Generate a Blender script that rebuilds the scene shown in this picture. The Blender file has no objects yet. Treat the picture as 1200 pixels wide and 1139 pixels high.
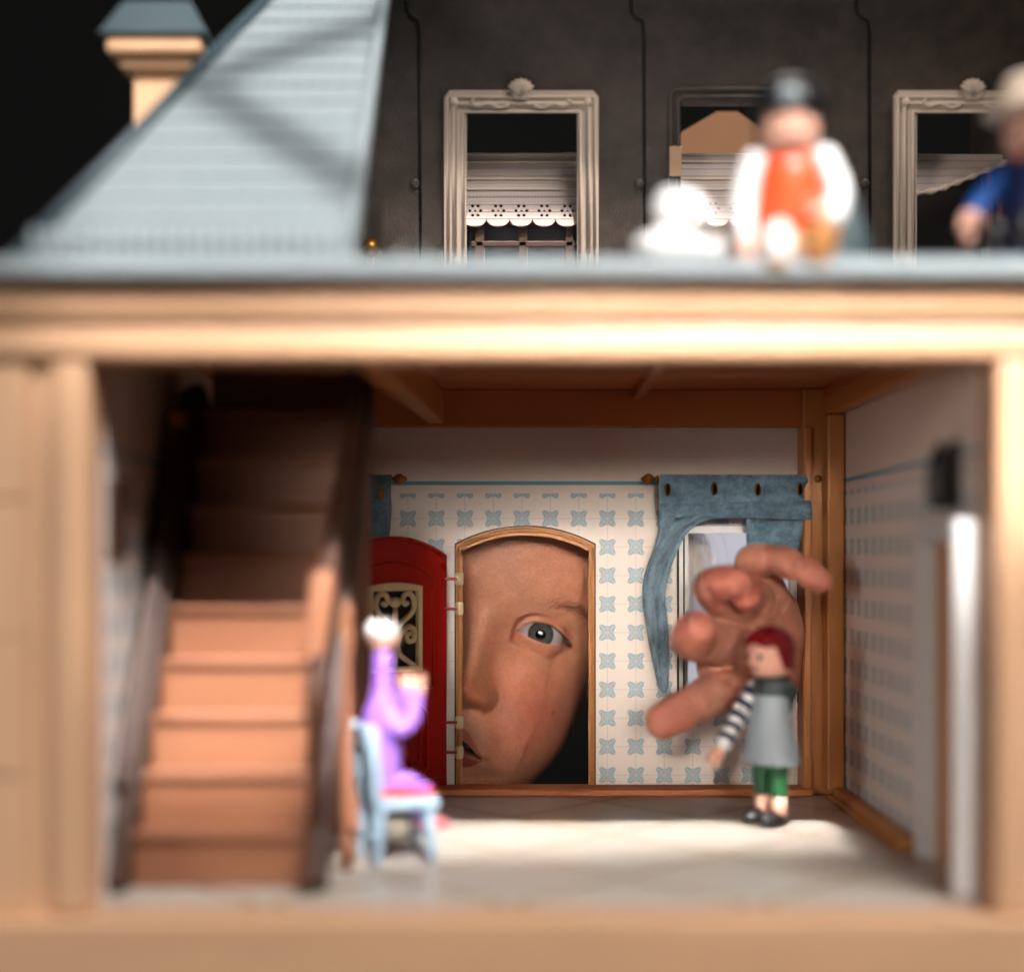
import bpy, bmesh, math, random
import numpy as np
from mathutils import Vector, Matrix
from mathutils.geometry import tessellate_polygon

# ---------------------------------------------------------------- camera, light, exposure
sc = bpy.context.scene
COL = sc.collection
MM = 0.001
FPX = 1739.0            # focal length in photograph pixels (1200 wide)
CAMZ = 104.5            # lens height above the doll's-house floor, mm
random.seed(4)
rng = np.random.default_rng(7)

cam_data = bpy.data.cameras.new('camera')
cam_data.sensor_width = 36.0
cam_data.lens = 36.0 * FPX / 1200.0
cam_data.shift_x = -5 / 1200.0
cam_data.shift_y = 80.5 / 1200.0
cam_data.clip_start = 0.01
cam_data.clip_end = 50
cam_data.dof.use_dof = True
cam_data.dof.focus_distance = 0.662
cam_data.dof.aperture_fstop = 2.45
cam = bpy.data.objects.new('camera', cam_data)
cam.location = (0, 0, CAMZ * MM)
cam.rotation_euler = (math.radians(90), 0, 0)
COL.objects.link(cam)
sc.camera = cam

world = bpy.data.worlds.new('World')
sc.world = world
world.use_nodes = True
bg = world.node_tree.nodes['Background']
bg.inputs[0].default_value = (0.85, 0.92, 1.0, 1)
bg.inputs[1].default_value = 0.008

def area_lamp(name, loc, direction, sx, sy, power, color, spread):
    l = bpy.data.lights.new(name, 'AREA')
    l.shape = 'RECTANGLE'
    l.size, l.size_y = sx * MM, sy * MM
    l.energy = power
    l.color = color
    l.spread = math.radians(spread)
    o = bpy.data.objects.new(name, l)
    o.location = Vector(loc) * MM
    o.rotation_euler = Vector(direction).to_track_quat('-Z', 'Y').to_euler()
    o['kind'] = 'helper'
    COL.objects.link(o)
    return o

SUN_A, SUN_E = math.radians(8), math.radians(47.5)
SUN_T = Vector((-math.sin(SUN_A) * math.cos(SUN_E), math.cos(SUN_A) * math.cos(SUN_E), -math.sin(SUN_E)))
SUN_W = 7.2           # watts per square metre of window opening
def sunbeam(name, x0, x1, z0, z1, gain=1.0, dist=950):
    """daylight through one opening of the window behind the camera; bounds given on the house front"""
    c = Vector(((x0 + x1) / 2, 445, (z0 + z1) / 2)) - SUN_T * dist
    w, h = (x1 - x0), (z1 - z0) * math.cos(SUN_E)
    area_lamp(name, c, SUN_T, w, h, SUN_W * gain * w * h * 1e-6, (1.0, 0.96, 0.91), 2.4)
sunbeam('window_light_lower', -118, 175, 82, 162, 1.6)
sunbeam('window_light_upper', -138, 132, 162, 505, 0.85)
area_lamp('window_light_soft', (560, -380, 1260), (-0.56, 0.83, -1.12), 800, 600, 33.0, (1.0, 0.965, 0.93), 180)
area_lamp('fill_light_side', (-900, -500, 235), (0.93, 1.05, -0.13), 360, 360, 5.0, (1.0, 0.91, 0.82), 180)  # added fill from the left for the right wall, not a window
area_lamp('fill_light_door', (140, -900, 270), (-0.070, 1.58, -0.185), 170, 170, 0.056, (1.0, 0.89, 0.77), 9.0)  # added narrow fill aimed at the doorway and back wall
area_lamp('fill_light_key', (-170, -900, 400), (0.212, 1.58, -0.325), 100, 100, 0.038, (1.0, 0.88, 0.75), 6.6)  # added key beam to model the child's face
area_lamp('fill_light_behind', (170, 960, 760), (0.10, 0.25, -1.0), 260, 260, 2.4, (1.0, 0.96, 0.92), 150)  # added overhead fill for the hair and the pale wall

sc.view_settings.view_transform = 'Standard'
sc.view_settings.look = 'None'
sc.view_settings.exposure = 0.0
sc.view_settings.gamma = 1.0
sc.view_settings.use_curve_mapping = False
sc.cycles.use_denoising = True
sc.cycles.max_bounces = 10
sc.cycles.diffuse_bounces = 6
sc.cycles.transparent_max_bounces = 12

# ---------------------------------------------------------------- node helpers / materials
class S:
    """a float socket with arithmetic"""
    def __init__(s, nt, sock): s.nt, s.k = nt, sock
    def op(s, kind, *others):
        n = s.nt.nodes.new('ShaderNodeMath'); n.operation = kind
        for i, o in enumerate((s,) + others):
            if isinstance(o, S): s.nt.links.new(o.k, n.inputs[i])
            else: n.inputs[i].default_value = o
        return S(s.nt, n.outputs[0])
    def __add__(s, o): return s.op('ADD', o)
    def __sub__(s, o): return s.op('SUBTRACT', o)
    def __mul__(s, o): return s.op('MULTIPLY', o)
    def __truediv__(s, o): return s.op('DIVIDE', o)
    def cell(s): return s.op('FRACT') - 0.5
    def abs(s): return s.op('ABSOLUTE')
    def lt(s, v, soft=None):
        if soft is None: return s.op('LESS_THAN', v)
        n = s.nt.nodes.new('ShaderNodeMapRange'); n.interpolation_type = 'SMOOTHSTEP'
        s.nt.links.new(s.k, n.inputs[0])
        for i, q in ((1, v - soft), (2, v + soft), (3, 1.0), (4, 0.0)): n.inputs[i].default_value = q
        return S(s.nt, n.outputs[0])
    def gt(s, v, soft=None):
        if soft is None: return s.op('GREATER_THAN', v)
        n = s.nt.nodes.new('ShaderNodeMapRange'); n.interpolation_type = 'SMOOTHSTEP'
        s.nt.links.new(s.k, n.inputs[0])
        for i, q in ((1, v - soft), (2, v + soft), (3, 0.0), (4, 1.0)): n.inputs[i].default_value = q
        return S(s.nt, n.outputs[0])

def srgb(r, g, b):
    f = lambda c: (c / 255) / 12.92 if c / 255 <= 0.04045 else ((c / 255 + 0.055) / 1.055) ** 2.4
    return (f(r), f(g), f(b))

def new_mat(name):
    m = bpy.data.materials.new(name); m.use_nodes = True
    nt = m.node_tree
    return m, nt, nt.nodes['Principled BSDF']
def mixrgb(nt, fac, a, b):
    n = nt.nodes.new('ShaderNodeMix'); n.data_type = 'RGBA'
    for i, v in ((0, fac), (6, a), (7, b)):
        if isinstance(v, S): nt.links.new(v.k, n.inputs[i])
        elif hasattr(v, 'is_linked'): nt.links.new(v, n.inputs[i])
        else: n.inputs[i].default_value = v if i == 0 else (*v, 1)
    return n.outputs[2]
def noise(nt, scale, detail=3, rough=0.55, vec=None):
    n = nt.nodes.new('ShaderNodeTexNoise')
    n.inputs['Scale'].default_value = scale; n.inputs['Detail'].default_value = detail
    n.inputs['Roughness'].default_value = rough
    if vec is not None: nt.links.new(vec, n.inputs['Vector'])
    return S(nt, n.outputs[0])
def obj_vec(nt, scale=(1, 1, 1)):
    t = nt.nodes.new('ShaderNodeTexCoord'); mp = nt.nodes.new('ShaderNodeMapping')
    mp.inputs['Scale'].default_value = scale
    nt.links.new(t.outputs['Object'], mp.inputs['Vector'])
    return mp.outputs[0]
def bump(nt, bsdf, height, strength=0.2, dist=0.0003):
    b = nt.nodes.new('ShaderNodeBump'); b.inputs['Strength'].default_value = strength
    b.inputs['Distance'].default_value = dist
    nt.links.new(height.k, b.inputs['Height']); nt.links.new(b.outputs[0], bsdf.inputs['Normal'])
def pos_mm(nt):
    g = nt.nodes.new('ShaderNodeNewGeometry'); s = nt.nodes.new('ShaderNodeSeparateXYZ')
    nt.links.new(g.outputs['Position'], s.inputs[0])
    return [S(nt, s.outputs[i]) * 1000.0 for i in range(3)]

def plastic(name, rgb, rough=0.4, var=0.10, scale=120, bmp=0.12, stretch=(1, 1, 1), sss=0.0, spec=0.4):
    m, nt, b = new_mat(name)
    v = obj_vec(nt, stretch)
    n = noise(nt, scale, 4, 0.6, v)
    dark = tuple(c * (1 - 2 * var) for c in rgb); light = tuple(min(1, c * (1 + var)) for c in rgb)
    nt.links.new(mixrgb(nt, n, dark, light), b.inputs['Base Color'])
    r2 = noise(nt, scale * 0.35, 3, 0.6, v) * 0.22 + (rough - 0.11)
    nt.links.new(r2.k, b.inputs['Roughness'])
    b.inputs['Specular IOR Level'].default_value = spec
    if bmp: bump(nt, b, noise(nt, scale * 9, 2, 0.5, v), bmp, 0.00015)
    if sss:
        b.inputs['Subsurface Weight'].default_value = sss
        b.inputs['Subsurface Radius'].default_value = (0.002, 0.0012, 0.0008)
        b.inputs['Subsurface Scale'].default_value = 1.0
    return m

M = {}
M['wood'] = plastic('tan_moulded_wood', srgb(209, 166, 131), 0.36, 0.09, 60, 0.15, (1, 1, 0.25))
M['wood_side'] = plastic('tan_moulded_wood_cross', srgb(205, 162, 127), 0.36, 0.10, 60, 0.15, (0.25, 1, 1))
M['wood_in'] = plastic('shaded_tan_inner_wood', srgb(196, 132, 72), 0.42, 0.10, 60, 0.15, (1, 1, 0.25))  # same tan wood, its indoor shade put into a darker orange
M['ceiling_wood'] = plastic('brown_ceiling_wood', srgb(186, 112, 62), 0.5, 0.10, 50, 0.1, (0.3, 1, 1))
M['stair'] = plastic('brown_stair_plastic', srgb(154, 103, 77), 0.42, 0.12, 60, 0.1, (0.3, 1, 1), spec=0.35)
M['stair_dark'] = plastic('dark_brown_banister', srgb(70, 45, 33), 0.42, 0.12, 80, 0.1)
M['slate'] = plastic('grey_blue_roof', srgb(122, 131, 135), 0.5, 0.06, 70, 0.2)
M['slate_dark'] = plastic('dark_slate_cap', srgb(48, 63, 70), 0.5, 0.10, 70, 0.2)
M['mansard'] = plastic('dark_grey_brown_inner_roof', srgb(86, 73, 65), 0.42, 0.36, 110, 1.0)
M['cream'] = plastic('cream_trim', srgb(226, 202, 182), 0.4, 0.05, 90, 0.1)
M['white'] = plastic('white_trim', srgb(216, 217, 218), 0.32, 0.03, 90, 0.06)
M['red_door'] = plastic('dark_red_door', srgb(160, 23, 13), 0.3, 0.10, 90, 0.08)
M['grille'] = plastic('cream_grille', srgb(224, 204, 160), 0.4, 0.05, 90, 0.05)
M['brass'] = plastic('aged_brass', srgb(150, 104, 44), 0.34, 0.25, 300, 0.1); M['brass'].node_tree.nodes['Principled BSDF'].inputs['Metallic'].default_value = 0.85
M['black'] = plastic('black_plastic', srgb(22, 22, 24), 0.3, 0.1, 90, 0.05)
M['pane'] = plastic('dark_grey_pane', srgb(82, 82, 86), 0.2, 0.05, 60, 0.0)
M['room_wall'] = plastic('dim_room_wall', srgb(14, 14, 14), 0.9, 0.05, 6, 0.0)
M['pale_wall'] = plastic('pale_lavender_wall', srgb(208, 209, 226), 0.9, 0.02, 6, 0.0)
M['navy'] = plastic('navy_plastic', srgb(24, 34, 72), 0.35, 0.1, 90, 0.05)
M['blue'] = plastic('royal_blue_plastic', srgb(20, 78, 156), 0.35, 0.08, 90, 0.05)
M['orange'] = plastic('orange_red_plastic', srgb(232, 80, 38), 0.32, 0.06, 90, 0.05)
M['tan_trousers'] = plastic('tan_plastic', srgb(166, 112, 64), 0.4, 0.08, 90, 0.05)
M['toy_skin'] = plastic('toy_skin', srgb(220, 168, 148), 0.38, 0.03, 90, 0.03, sss=0.15)
M['toy_white'] = plastic('toy_white', srgb(226, 227, 227), 0.34, 0.02, 90, 0.03)
M['purple'] = plastic('lilac_plastic', srgb(156, 110, 212), 0.34, 0.06, 90, 0.04)
M['light_blue'] = plastic('light_blue_plastic', srgb(152, 178, 198), 0.36, 0.06, 90, 0.04)
M['red_cushion'] = plastic('orange_red_cushion', srgb(222, 70, 36), 0.5, 0.08, 90, 0.05)
M['red_hair'] = plastic('dark_red_hair', srgb(112, 20, 26), 0.28, 0.18, 160, 0.3, (1, 1, 0.3))
M['coat'] = plastic('grey_blue_coat', srgb(160, 174, 184), 0.34, 0.06, 90, 0.04)
M['hood'] = plastic('dark_green_grey_hood', srgb(58, 70, 74), 0.32, 0.08, 90, 0.04)
M['green'] = plastic('dark_green_trousers', srgb(40, 92, 58), 0.36, 0.08, 90, 0.04)
M['cardboard'] = plastic('brown_board', srgb(150, 104, 68), 0.7, 0.06, 30, 0.1)
M['sweater'] = plastic('dark_sweater', srgb(13, 13, 15), 0.95, 0.2, 500, 0.5)
M['teeth'] = plastic('teeth', srgb(226, 216, 200), 0.25, 0.02, 90, 0.0)
M['pinkbow'] = plastic('toy_pink', srgb(226, 120, 130), 0.4, 0.04, 90, 0.0)

def felt_mat():
    m, nt, b = new_mat('blue_grey_felt')
    v = obj_vec(nt); n1 = noise(nt, 130, 6, 0.75, v); n2 = noise(nt, 1500, 3, 0.6, v)
    c = mixrgb(nt, n1.gt(0.5, 0.16), srgb(46, 78, 102), srgb(104, 140, 160))
    c2 = mixrgb(nt, n2 * 0.35, c, srgb(150, 176, 190))
    nt.links.new(c2, b.inputs['Base Color'])
    b.inputs['Roughness'].default_value = 0.95
    b.inputs['Sheen Weight'].default_value = 0.3
    bump(nt, b, n2 + n1 * 0.8, 0.55, 0.0008)
    return m
M['felt'] = felt_mat()

def wallpaper(name, axis):
    """cream card printed with a blue line and rows of blue tile motifs"""
    m, nt, b = new_mat(name)
    x, y, z = pos_mm(nt)
    h = x if axis == 'x' else y
    P = 12.67
    u = ((h + 48.2 + 20 * P) / P + 0.5).cell() * P
    v = ((z - 120.6 + 40 * P) / P + 0.5).cell() * P
    r = (u * u + v * v).op('SQRT'); th = v.op('ARCTAN2', u)
    diag = ((th * 2.0).op('SINE')).abs()                 # 1 on the diagonals
    rad = diag.op('POWER', 3.0) * 2.1 + 2.75
    edge = (r - rad).lt(0.0, 0.22)
    axisline = u.abs().op('MINIMUM', v.abs())
    dline = (u.abs() - v.abs()).abs()
    veins = dline.lt(0.18, 0.16).op('MAXIMUM', (axisline).lt(0.16, 0.14))
    ring = (r - 2.1).abs().lt(0.18, 0.12) * 0.6
    motif = edge * (S(nt, veins.op('MAXIMUM', ring).k) * -0.5 + 1.0)
    spik = (diag.lt(0.35, 0.1)) * (r.lt(3.1, 0.15)) * 0.7
    grid = axisline.lt(0.22, 0.14) * 0.38
    below = z.lt(131.8, 0.05)
    hole = z.gt(-1.0)
    tile = motif.op('MAXIMUM', spik).op('MAXIMUM', grid) * below * hole
    blot = noise(nt, 260, 3, 0.7) * 0.35 + 0.62
    line = (z - 136.3).abs().lt(0.85, 0.2)
    paper = mixrgb(nt, noise(nt, 45, 3, 0.5), srgb(222, 204, 192), srgb(232, 218, 208))
    paper2 = mixrgb(nt, below * 0.8, paper, srgb(226, 218, 212))
    c = mixrgb(nt, (tile * blot).op('MINIMUM', 1.0), paper2, srgb(136, 170, 188))
    c2 = mixrgb(nt, line * 0.92, c, srgb(72, 152, 184))
    nt.links.new(c2, b.inputs['Base Color'])
    b.inputs['Roughness'].default_value = 0.55
    b.inputs['Specular IOR Level'].default_value = 0.3
    return m
M['paper_back'] = wallpaper('tile_wallpaper', 'x')
M['paper_side'] = wallpaper('tile_wallpaper_side', 'y')

def floor_mat():
    m, nt, b = new_mat('printed_floor')
    x, y, z = pos_mm(nt)
    a = ((x + y + 2000.0) / 74.0).cell().abs(); c = ((x - y + 2000.0) / 74.0).cell().abs()
    line = a.gt(0.476, 0.012).op('MAXIMUM', c.gt(0.476, 0.012))
    u = (x - 20.0); v = (y - 585.0) * 1.0
    r = (u * u + v * v).op('SQRT')
    med = ((r - 17.0).abs().lt(1.0, 0.4)).op('MAXIMUM', r.lt(9.0, 1.0) * 0.7)
    base = mixrgb(nt, noise(nt, 40, 5, 0.65), srgb(178, 168, 156), srgb(200, 193, 184))
    c1 = mixrgb(nt, line * 0.9, base, srgb(150, 128, 98))
    c2 = mixrgb(nt, med * 0.65, c1, srgb(178, 168, 112))
    nt.links.new(c2, b.inputs['Base Color'])
    b.inputs['Roughness'].default_value = 0.3
    b.inputs['Specular IOR Level'].default_value = 0.5
    return m
M['floor'] = floor_mat()

def lace_mat(name, cu, pitch, vz, mode):
    """white perforated plastic lace; the holes are real openings (transparent)"""
    m, nt, b = new_mat(name)
    t = nt.nodes.new('ShaderNodeAttribute'); t.attribute_name = 'uvw'
    s = nt.nodes.new('ShaderNodeSeparateXYZ'); nt.links.new(t.outputs['Vector'], s.inputs[0])
    U, V = S(nt, s.outputs[0]), S(nt, s.outputs[1])
    u = ((U - cu) / pitch + 100.5).cell() * pitch; v = V - vz
    r = (u * u + v * v).op('SQRT'); th = v.op('ARCTAN2', u)
    k = math.pi / 3
    f = ((th / k + 30.5).cell()) * k
    px_ = r * f.op('COSINE') - 2.35; py_ = r * f.op('SINE')
    d = (px_ * px_ + py_ * py_).op('SQRT')
    hole = d.lt(0.72).op('MAXIMUM', r.lt(0.5))
    pu = (U / 1.5 + 100.0).cell() * 1.5
    rows = None
    for zz in (vz + 6.2, vz + 8.9):
        w = V - zz; q = (pu * pu + w * w).op('SQRT').lt(0.34)
        rows = q if rows is None else rows.op('MAXIMUM', q)
    hole = hole.op('MAXIMUM', rows)
    nt.links.new((hole * -1.0 + 1.0).k, b.inputs['Alpha'])
    bands = ((V / 3.1).cell()).abs().gt(0.4, 0.08)
    nt.links.new(mixrgb(nt, bands * 0.5, srgb(206, 186, 176), srgb(186, 164, 154)), b.inputs['Base Color'])
    bump(nt, b, bands, 0.5, 0.0006)
    b.inputs['Roughness'].default_value = 0.45
    return m

def skin_mat():
    m, nt, b = new_mat('skin')
    a = nt.nodes.new('ShaderNodeAttribute'); a.attribute_name = 'pigment'
    v = obj_vec(nt)
    mott = noise(nt, 130, 5, 0.7, v).gt(0.5, 0.35)
    c = nt.nodes.new('ShaderNodeMix'); c.data_type = 'RGBA'; c.blend_type = 'MULTIPLY'
    c.inputs[0].default_value = 1.0
    nt.links.new(a.outputs['Color'], c.inputs[6])
    nt.links.new(mixrgb(nt, mott, (0.80, 0.70, 0.66), (1.0, 1.0, 1.0)), c.inputs[7])
    c3 = nt.nodes.new('ShaderNodeMix'); c3.data_type = 'RGBA'; c3.blend_type = 'MULTIPLY'; c3.inputs[0].default_value = 1.0
    nt.links.new(c.outputs[2], c3.inputs[6]); nt.links.new(mixrgb(nt, noise(nt, 900, 4, 0.75, v).gt(0.5, 0.2), (0.87, 0.81, 0.79), (1.06, 1.04, 1.03)), c3.inputs[7]); c = c3
    fr = nt.nodes.new('ShaderNodeTexVoronoi'); fr.inputs['Scale'].default_value = 190
    nt.links.new(v, fr.inputs['Vector'])
    frk = S(nt, fr.outputs['Distance']).lt(0.10, 0.08) * noise(nt, 60, 2, 0.5, v).gt(0.58, 0.06) * 0.35
    nt.links.new(mixrgb(nt, frk, c.outputs[2], srgb(140, 82, 58)), b.inputs['Base Color'])
    b.inputs['Roughness'].default_value = 0.46
    b.inputs['Specular IOR Level'].default_value = 0.42
    b.inputs['Subsurface Weight'].default_value = 0.22
    b.inputs['Subsurface Radius'].default_value = (0.0042, 0.0016, 0.0009)
    b.inputs['Subsurface Scale'].default_value = 0.8
    pores = nt.nodes.new('ShaderNodeTexVoronoi'); pores.inputs['Scale'].default_value = 1500
    nt.links.new(v, pores.inputs['Vector'])
    bump(nt, b, S(nt, pores.outputs['Distance']) + noise(nt, 700, 3, 0.6, v) * 1.2, 0.28, 0.00028)
    return m
M['skin'] = skin_mat()

def eye_mat():
    m, nt, b = new_mat('eye')
    t = nt.nodes.new('ShaderNodeAttribute'); t.attribute_name = 'uvw'
    s = nt.nodes.new('ShaderNodeSeparateXYZ'); nt.links.new(t.outputs['Vector'], s.inputs[0])
    U, V = S(nt, s.outputs[0]), S(nt, s.outputs[1])
    r = (U * U + V * V).op('SQRT'); th = V.op('ARCTAN2', U)
    cv = nt.nodes.new('ShaderNodeCombineXYZ')
    nt.links.new((th * 7.0).k, cv.inputs[0]); nt.links.new((r * 0.35).k, cv.inputs[1])
    fib = noise(nt, 2.2, 3, 0.6, cv.outputs[0])
    iris = mixrgb(nt, fib.gt(0.5, 0.2), srgb(36, 45, 49), srgb(82, 95, 96))
    iris = mixrgb(nt, r.lt(3.3, 0.8) * 0.25, iris, srgb(128, 118, 92))
    iris = mixrgb(nt, r.gt(5.35, 0.5), iris, srgb(26, 32, 36))
    iris = mixrgb(nt, r.lt(2.55, 0.2), iris, (0.002, 0.002, 0.002))
    scl = mixrgb(nt, (U.abs() - 6.0).gt(3.0, 4.0) * 0.5, srgb(172, 166, 168), srgb(140, 96, 90))
    c = mixrgb(nt, r.gt(6.05, 0.35), iris, scl)
    nt.links.new(c, b.inputs['Base Color'])
    b.inputs['Roughness'].default_value = 0.35
    b.inputs['Specular IOR Level'].default_value = 0.0
    b.inputs['Coat Weight'].default_value = 1.0
    b.inputs['Coat Roughness'].default_value = 0.02
    b.inputs['Coat IOR'].default_value = 1.38
    return m
M['eye'] = eye_mat()

def hair_mat():
    m, nt, b = new_mat('pale_blond_hair')
    nt.links.new(mixrgb(nt, noise(nt, 220, 3, 0.6), srgb(222, 210, 192), srgb(246, 240, 232)), b.inputs['Base Color'])
    b.inputs['Roughness'].default_value = 0.4
    b.inputs['Transmission Weight'].default_value = 0.0
    b.inputs['Subsurface Weight'].default_value = 0.0
    return m
M['hair'] = hair_mat()
M['lash'] = plastic('brown_lashes', srgb(46, 30, 22), 0.5, 0.1, 90, 0.0)
M['brow'] = plastic('light_brown_brow_hair', srgb(150, 94, 68), 0.5, 0.1, 90, 0.0)

# ---------------------------------------------------------------- mesh helpers (millimetres)
ROOT = {}
def thing(name, label, cat, loc, rotz=0.0, group=None, scale=1.0):
    o = bpy.data.objects.new(name, None)
    o.empty_display_size = 0.01
    o.location = Vector(loc) * MM
    o.rotation_euler = (0, 0, rotz)
    o['label'] = label; o['category'] = cat
    if group: o['group'] = group
    COL.objects.link(o)
    ROOT[o.name] = Vector(loc)
    return o
def top_of(o):
    while o.parent is not None: o = o.parent
    return o
def mk(name, verts, faces, mat, parent=None, smooth=False, local=False, attr=None, mats=None, midx=None):
    """ONE mesh object; verts in mm, world frame unless local=True (then in the thing's own frame)"""
    off = Vector((0, 0, 0))
    if parent is not None and not local: off = ROOT[top_of(parent).name]
    v = np.asarray(verts, dtype=float) - np.array(off)
    me = bpy.data.meshes.new(name)
    me.from_pydata((v * MM).tolist(), [], [list(map(int, f)) for f in faces])
    for mm_ in (mats or [mat]): me.materials.append(M[mm_] if isinstance(mm_, str) else mm_)
    if smooth: me.polygons.foreach_set('use_smooth', [True] * len(me.polygons))
    if midx is not None: me.polygons.foreach_set('material_index', midx)
    if attr:
        for an, (ty, data) in attr.items():
            at = me.attributes.new(an, ty, 'POINT')
            at.data.foreach_set('vector' if ty == 'FLOAT_VECTOR' else 'color', np.asarray(data, dtype=np.float32).ravel())
    me.update()
    o = bpy.data.objects.new(name, me)
    COL.objects.link(o)
    if parent is not None: o.parent = parent
    return o
def from_bm(bm):
    bm.verts.index_update()
    return [v.co[:] for v in bm.verts], [[v.index for v in f.verts] for f in bm.faces]
def box(name, x0, x1, y0, y1, z0, z1, mat, parent=None, bev=0.6, local=False, seg=2):
    bm = bmesh.new()
    vs = [bm.verts.new((x, y, z)) for x in (x0, x1) for y in (y0, y1) for z in (z0, z1)]
    for f in ((0, 1, 3, 2), (4, 6, 7, 5), (0, 4, 5, 1), (2, 3, 7, 6), (0, 2, 6, 4), (1, 5, 7, 3)):
        bm.faces.new([vs[i] for i in f])
    bmesh.ops.recalc_face_normals(bm, faces=bm.faces)
    if bev: bmesh.ops.bevel(bm, geom=list(bm.edges), offset=bev, segments=seg, affect='EDGES', profile=0.5)
    v, f = from_bm(bm); bm.free()
    return mk(name, v, f, mat, parent, False, local)
def beam(name, a, b, w, h, mat, parent, bev=0.6, local=False, up=(0, 0, 1)):
    """a bar of width w and height h from a to b"""
    a, b = Vector(a), Vector(b); t = (b - a).normalized()
    s = t.cross(Vector(up)).normalized(); u = s.cross(t)
    bm = bmesh.new()
    vs = [bm.verts.new(p + s * (i * w / 2) + u * (j * h / 2)) for p in (a, b) for i in (-1, 1) for j in (-1, 1)]
    for f in ((0, 1, 3, 2), (4, 6, 7, 5), (0, 4, 5, 1), (2, 3, 7, 6), (0, 2, 6, 4), (1, 5, 7, 3)):
        bm.faces.new([vs[i] for i in f])
    bmesh.ops.recalc_face_normals(bm, faces=bm.faces)
    if bev: bmesh.ops.bevel(bm, geom=list(bm.edges), offset=bev, segments=2, affect='EDGES', profile=0.5)
    v, f = from_bm(bm); bm.free()
    return mk(name, v, f, mat, parent, False, local)
def plate(name, outer, holes, mp, t, mat, parent, local=False, attr=None, bev=0.0):
    """flat plate with holes: polygon(s) in (u, v), mapped by mp(u, v, w), w from 0 (front) to t"""
    loops = [outer] + holes
    tris = tessellate_polygon([[Vector((u, v, 0)) for u, v in lp] for lp in loops])
    flat = [p for lp in loops for p in lp]; n = len(flat)
    verts = [mp(u, v, 0) for u, v in flat] + [mp(u, v, t) for u, v in flat]
    faces = []
    for tr in tris:
        faces.append(tuple(tr)); faces.append(tuple(i + n for i in reversed(tr)))
    k = 0
    for lp in loops:
        L = len(lp)
        for i in range(L):
            j = (i + 1) % L
            faces.append((k + i, k + j, k + j + n, k + i + n))
        k += L
    bm = bmesh.new()
    bv = [bm.verts.new(p) for p in verts]
    for f in faces:
        try: bm.faces.new([bv[i] for i in f])
        except ValueError: pass
    bmesh.ops.recalc_face_normals(bm, faces=bm.faces)
    v, f = from_bm(bm); bm.free()
    at = {'uvw': ('FLOAT_VECTOR', [(u, w, 0) for u, w in flat] * 2)} if attr else None
    return mk(name, v, f, mat, parent, False, local, at)
def tube_data(pts, rad, n=10, flat=1.0, caps=True):
    pts = [Vector(p) for p in pts]
    if not hasattr(rad, '__len__'): rad = [rad] * len(pts)
    V, F = [], []
    ref = None
    for i, p in enumerate(pts):
        t = (pts[min(i + 1, len(pts) - 1)] - pts[max(i - 1, 0)]).normalized()
        if ref is None:
            ref = Vector((0, 0, 1)) if abs(t.z) < 0.9 else Vector((1, 0, 0))
        s = t.cross(ref).normalized(); u = s.cross(t).normalized(); ref = u
        for k in range(n):
            a = 2 * math.pi * k / n
            V.append(p + s * (math.cos(a) * rad[i]) + u * (math.sin(a) * rad[i] * flat))
    for i in range(len(pts) - 1):
        for k in range(n):
            F.append((i * n + k, i * n + (k + 1) % n, (i + 1) * n + (k + 1) % n, (i + 1) * n + k))
    if caps:
        F.append(tuple(reversed(range(n)))); F.append(tuple(range((len(pts) - 1) * n, len(pts) * n)))
    return V, F
def tube(name, pts, rad, mat, parent, n=10, local=False, flat=1.0):
    v, f = tube_data(pts, rad, n, flat)
    return mk(name, v, f, mat, parent, True, local)
def capsule_pts(pts, rad, steps=4):
    """rounded ends for a tube"""
    P, R = [Vector(p) for p in pts], list(rad) if hasattr(rad, '__len__') else [rad] * len(pts)
    def end(p, q, r):
        t = (p - q).normalized()
        return [(p + t * r * math.sin(a), r * math.cos(a)) for a in [math.pi / 2 * k / steps * 0.98 for k in range(1, steps + 1)]]
    e0 = end(P[0], P[1], R[0]); e1 = end(P[-1], P[-2], R[-1])
    return [a for a, _ in reversed(e0)] + P + [a for a, _ in e1], [b for _, b in reversed(e0)] + R + [b for _, b in e1]
def spline(pts, n=8):
    """Catmull-Rom through points (any dimension)"""
    p = [np.array(q, float) for q in pts]
    p = [2 * p[0] - p[1]] + p + [2 * p[-1] - p[-2]]
    out = []
    for i in range(1, len(p) - 2):
        for k in range(n):
            t = k / n
            out.append(0.5 * (2 * p[i] + (p[i + 1] - p[i - 1]) * t + (2 * p[i - 1] - 5 * p[i] + 4 * p[i + 1] - p[i + 2]) * t * t
                              + (3 * p[i] - p[i - 1] - 3 * p[i + 1] + p[i + 2]) * t ** 3))
    out.append(p[-2])
    return out
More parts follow.
